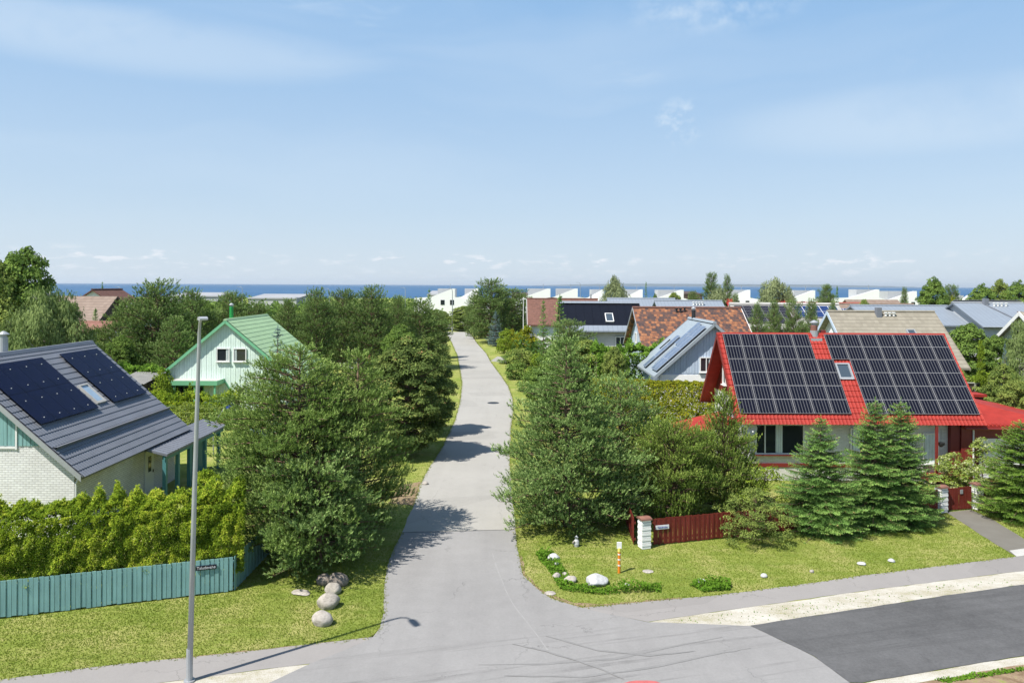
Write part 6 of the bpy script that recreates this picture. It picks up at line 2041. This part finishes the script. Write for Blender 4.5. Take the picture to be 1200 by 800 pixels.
GROUPS = {0: None, 1: 'pine row behind the mint white house', 2: 'clipped bushes along the right verge', 3: 'young pines behind the red ridge'}
for i, (kd, u, Y, vt, hw, lab, gi) in enumerate(TREES):
    ms, bh, br, nm, ct = KINDS[kd]
    hgt = PZ(u, vt, Y)
    rad = hw / F * Y
    rr_ = random.Random(i * 7 + 1)
    plant(nm, lab, ct, PX(u, Y), Y, ms[i % len(ms)], rr_.uniform(0, 6.28), (rad / br, rad / br, hgt / bh), GROUPS[gi], 'stems' if ct == 'shrub' else 'trunk', 'leaves' if ct == 'shrub' else 'crown')

# far tree belt: low foliage that closes the gaps between the far houses
rg = np.random.default_rng(5)
Cs, Ts = [], []
for (x0, x1, y0, y1, h_, n) in ((-120, -20, 100, 125, 3.2, 15000), (0, 110, 100, 135, 3.2, 15000), (-220, 260, 190, 215, 4.5, 26000), (-90, 95, 150, 175, 3.5, 16000), (30, 80, 80, 98, 3.0, 9000),
                                (-300, 330, 300, 330, 4.5, 22000), (-160, -25, 130, 180, 4.5, 26000), (-500, -30, 220, 290, 5.5, 26000), (-700, 600, 420, 500, 4.0, 14000)):
    x, y = rg.uniform(x0, x1, n), rg.uniform(y0, y1, n)
    road = (np.abs(x - np.interp(y, [90, 180], [-8, -12])) < 6) & (y < 184)
    hh = h_ * (.55 + .25 * np.sin(x * .5 + np.sin(y)) + .2 * np.sin(x * 1.3 + y * .4))
    z = hh * np.sqrt(rg.uniform(.05, 1, n))
    k = ~road
    Cs.append(np.stack([x, y, z], -1)[k]); Ts.append((.3 + .3 * np.sin(x * .23 + y * .1) + rg.normal(0, .12, n))[k])
C, T = np.concatenate(Cs), np.concatenate(Ts)
sz = np.interp(C[:, 1], [80, 330], [.6, 1.3])[:, None]
n_ = unit(rg.normal(size=C.shape) + np.array([0, 0, .6]))
u_ = unit(np.cross(n_, rg.normal(size=C.shape)))
v_ = np.cross(n_, u_)
V = np.stack([C - u_ * sz * .5, C - v_ * sz * .35, C + u_ * sz * .5, C + v_ * sz * .35], 1).reshape(-1, 3)
tag(link('undergrowth', fol_mesh('undergrowth', V, T, 4, F_DARKLEAF)), 'low garden greenery between the far houses', 'undergrowth', kind='stuff')


# --- grass blades and weeds near the camera
def inside(poly, x, y):
    c = np.zeros(len(x), bool)
    n = len(poly)
    for i in range(n):
        x0, y0 = poly[i][0], poly[i][1]
        x1, y1 = poly[(i + 1) % n][0], poly[(i + 1) % n][1]
        hit = ((y0 > y) != (y1 > y)) & (x < (x1 - x0) * (y - y0) / (y1 - y0 + 1e-12) + x0)
        c ^= hit
    return c


rg = np.random.default_rng(9)
hard = [junction, street, dark, pav_r, pav_l, gr, gl, gb, drive]
Cs = []
for (x0, x1, y0, y1, n) in ((-20, -3.5, 19.5, 31, 90000), (-.5, 27, 23, 38, 140000), (-9, 6, 31, 60, 40000), (-14, 8, 55, 120, 30000), (10, 30, 36, 42, 9000)):
    x, y = rg.uniform(x0, x1, n), rg.uniform(y0, y1, n)
    k = np.ones(n, bool)
    for pl in hard:
        k &= ~inside(pl, x, y)
    Cs.append(np.stack([x[k], y[k], np.zeros(k.sum())], -1))
C = np.concatenate(Cs)
far = np.clip((C[:, 1] - 25) / 40, 0, 1)
patch = .5 + .25 * np.sin(C[:, 0] * 1.1 + 2 * np.sin(C[:, 1] * .7)) + .2 * np.sin(C[:, 0] * .37 - C[:, 1] * .9)
V, t = tufts(rg, C, np.tile([0, 0, 1.], (len(C), 1)), 2, .05, .022, .6, patch * .55 + .16 + rg.normal(0, .06, len(C)), .03)
me = fol_mesh('grass', V, t, 3, F_GRASS)
tag(link('grass', me), 'short yellow green lawn grass', 'grass', kind='stuff')
# ragged tufts along the paved edges
E = []
for pl in (left_low[:8], right_low[:6], pav_r[:5], pav_l[:4], far_left, far_right):
    for a, b in zip(pl[:-1], pl[1:]):
        L = (b - a).length
        k = int(L * 26)
        tt = rg.uniform(0, 1, k)
        E.append(np.array(a)[None] * (1 - tt)[:, None] + np.array(b)[None] * tt[:, None] + rg.normal(0, .06, (k, 3)) * [1, 1, 0])
E = np.concatenate(E)
V, t = tufts(rg, E, np.tile([0, 0, .7], (len(E), 1)), 4, .09, .022, .9, rg.uniform(.2, 1, len(E)), .1)
tag(link('grass', fol_mesh('grass', V, t, 3, F_GRASS)), 'ragged grass along the paved edges', 'grass', kind='stuff')


def weeds(poly_px, n, h_, label, seed, tall=None, size=.09):
    rg = np.random.default_rng(seed)
    pl = [P(*p) for p in poly_px]
    xs_, ys_ = [p.x for p in pl], [p.y for p in pl]
    x, y = rg.uniform(min(xs_), max(xs_), n * 3), rg.uniform(min(ys_), max(ys_), n * 3)
    k = inside(pl, x, y)
    x, y = x[k][:n], y[k][:n]
    hh = h_ * (.35 + .65 * (.5 + .5 * np.sin(x * 5 + np.sin(y * 6) * 2)) ** 1.2)
    if tall is not None:
        tp = P(*tall)
        hh = hh + .34 * np.exp(-((x - tp.x) ** 2 / .25 + (y - tp.y) ** 2 / .2))
    z = hh * rg.uniform(.15, 1, len(x))
    C = np.stack([x, y, z], -1)
    V, t = leaves(rg, C, np.tile([0, -.2, .8], (len(C), 1)), size, .35 + .35 * (z / hh) + rg.normal(0, .12, len(x)), .7, .55)
    tag(link('weeds', fol_mesh('weeds', V, t, 4, F_WEED)), label, 'weeds', kind='stuff')


weeds([(630, 648), (645, 645), (660, 665), (672, 684), (700, 690), (775, 686), (775, 694), (700, 697), (672, 694), (655, 690), (645, 672), (632, 656)], 5200, .20, 'leafy weeds round the stones on the corner lawn', 3, (742, 692))
weeds([(808, 686), (830, 680), (856, 682), (856, 692), (825, 694)], 1500, .24, 'weed tuft around a single stone', 4)
weeds([(628, 650), (634, 645), (641, 648), (640, 658), (632, 657)], 700, .3, 'tall grass clump at the street end of the weedy strip', 5)
weeds([(1095, 797), (1200, 782), (1200, 786), (1110, 800)], 900, .1, 'weeds on the soil verge', 7)
weeds([(770, 728), (1180, 676), (1190, 684), (880, 732)], 420, .045, 'sparse weeds in the gravel verge', 8, size=.06)
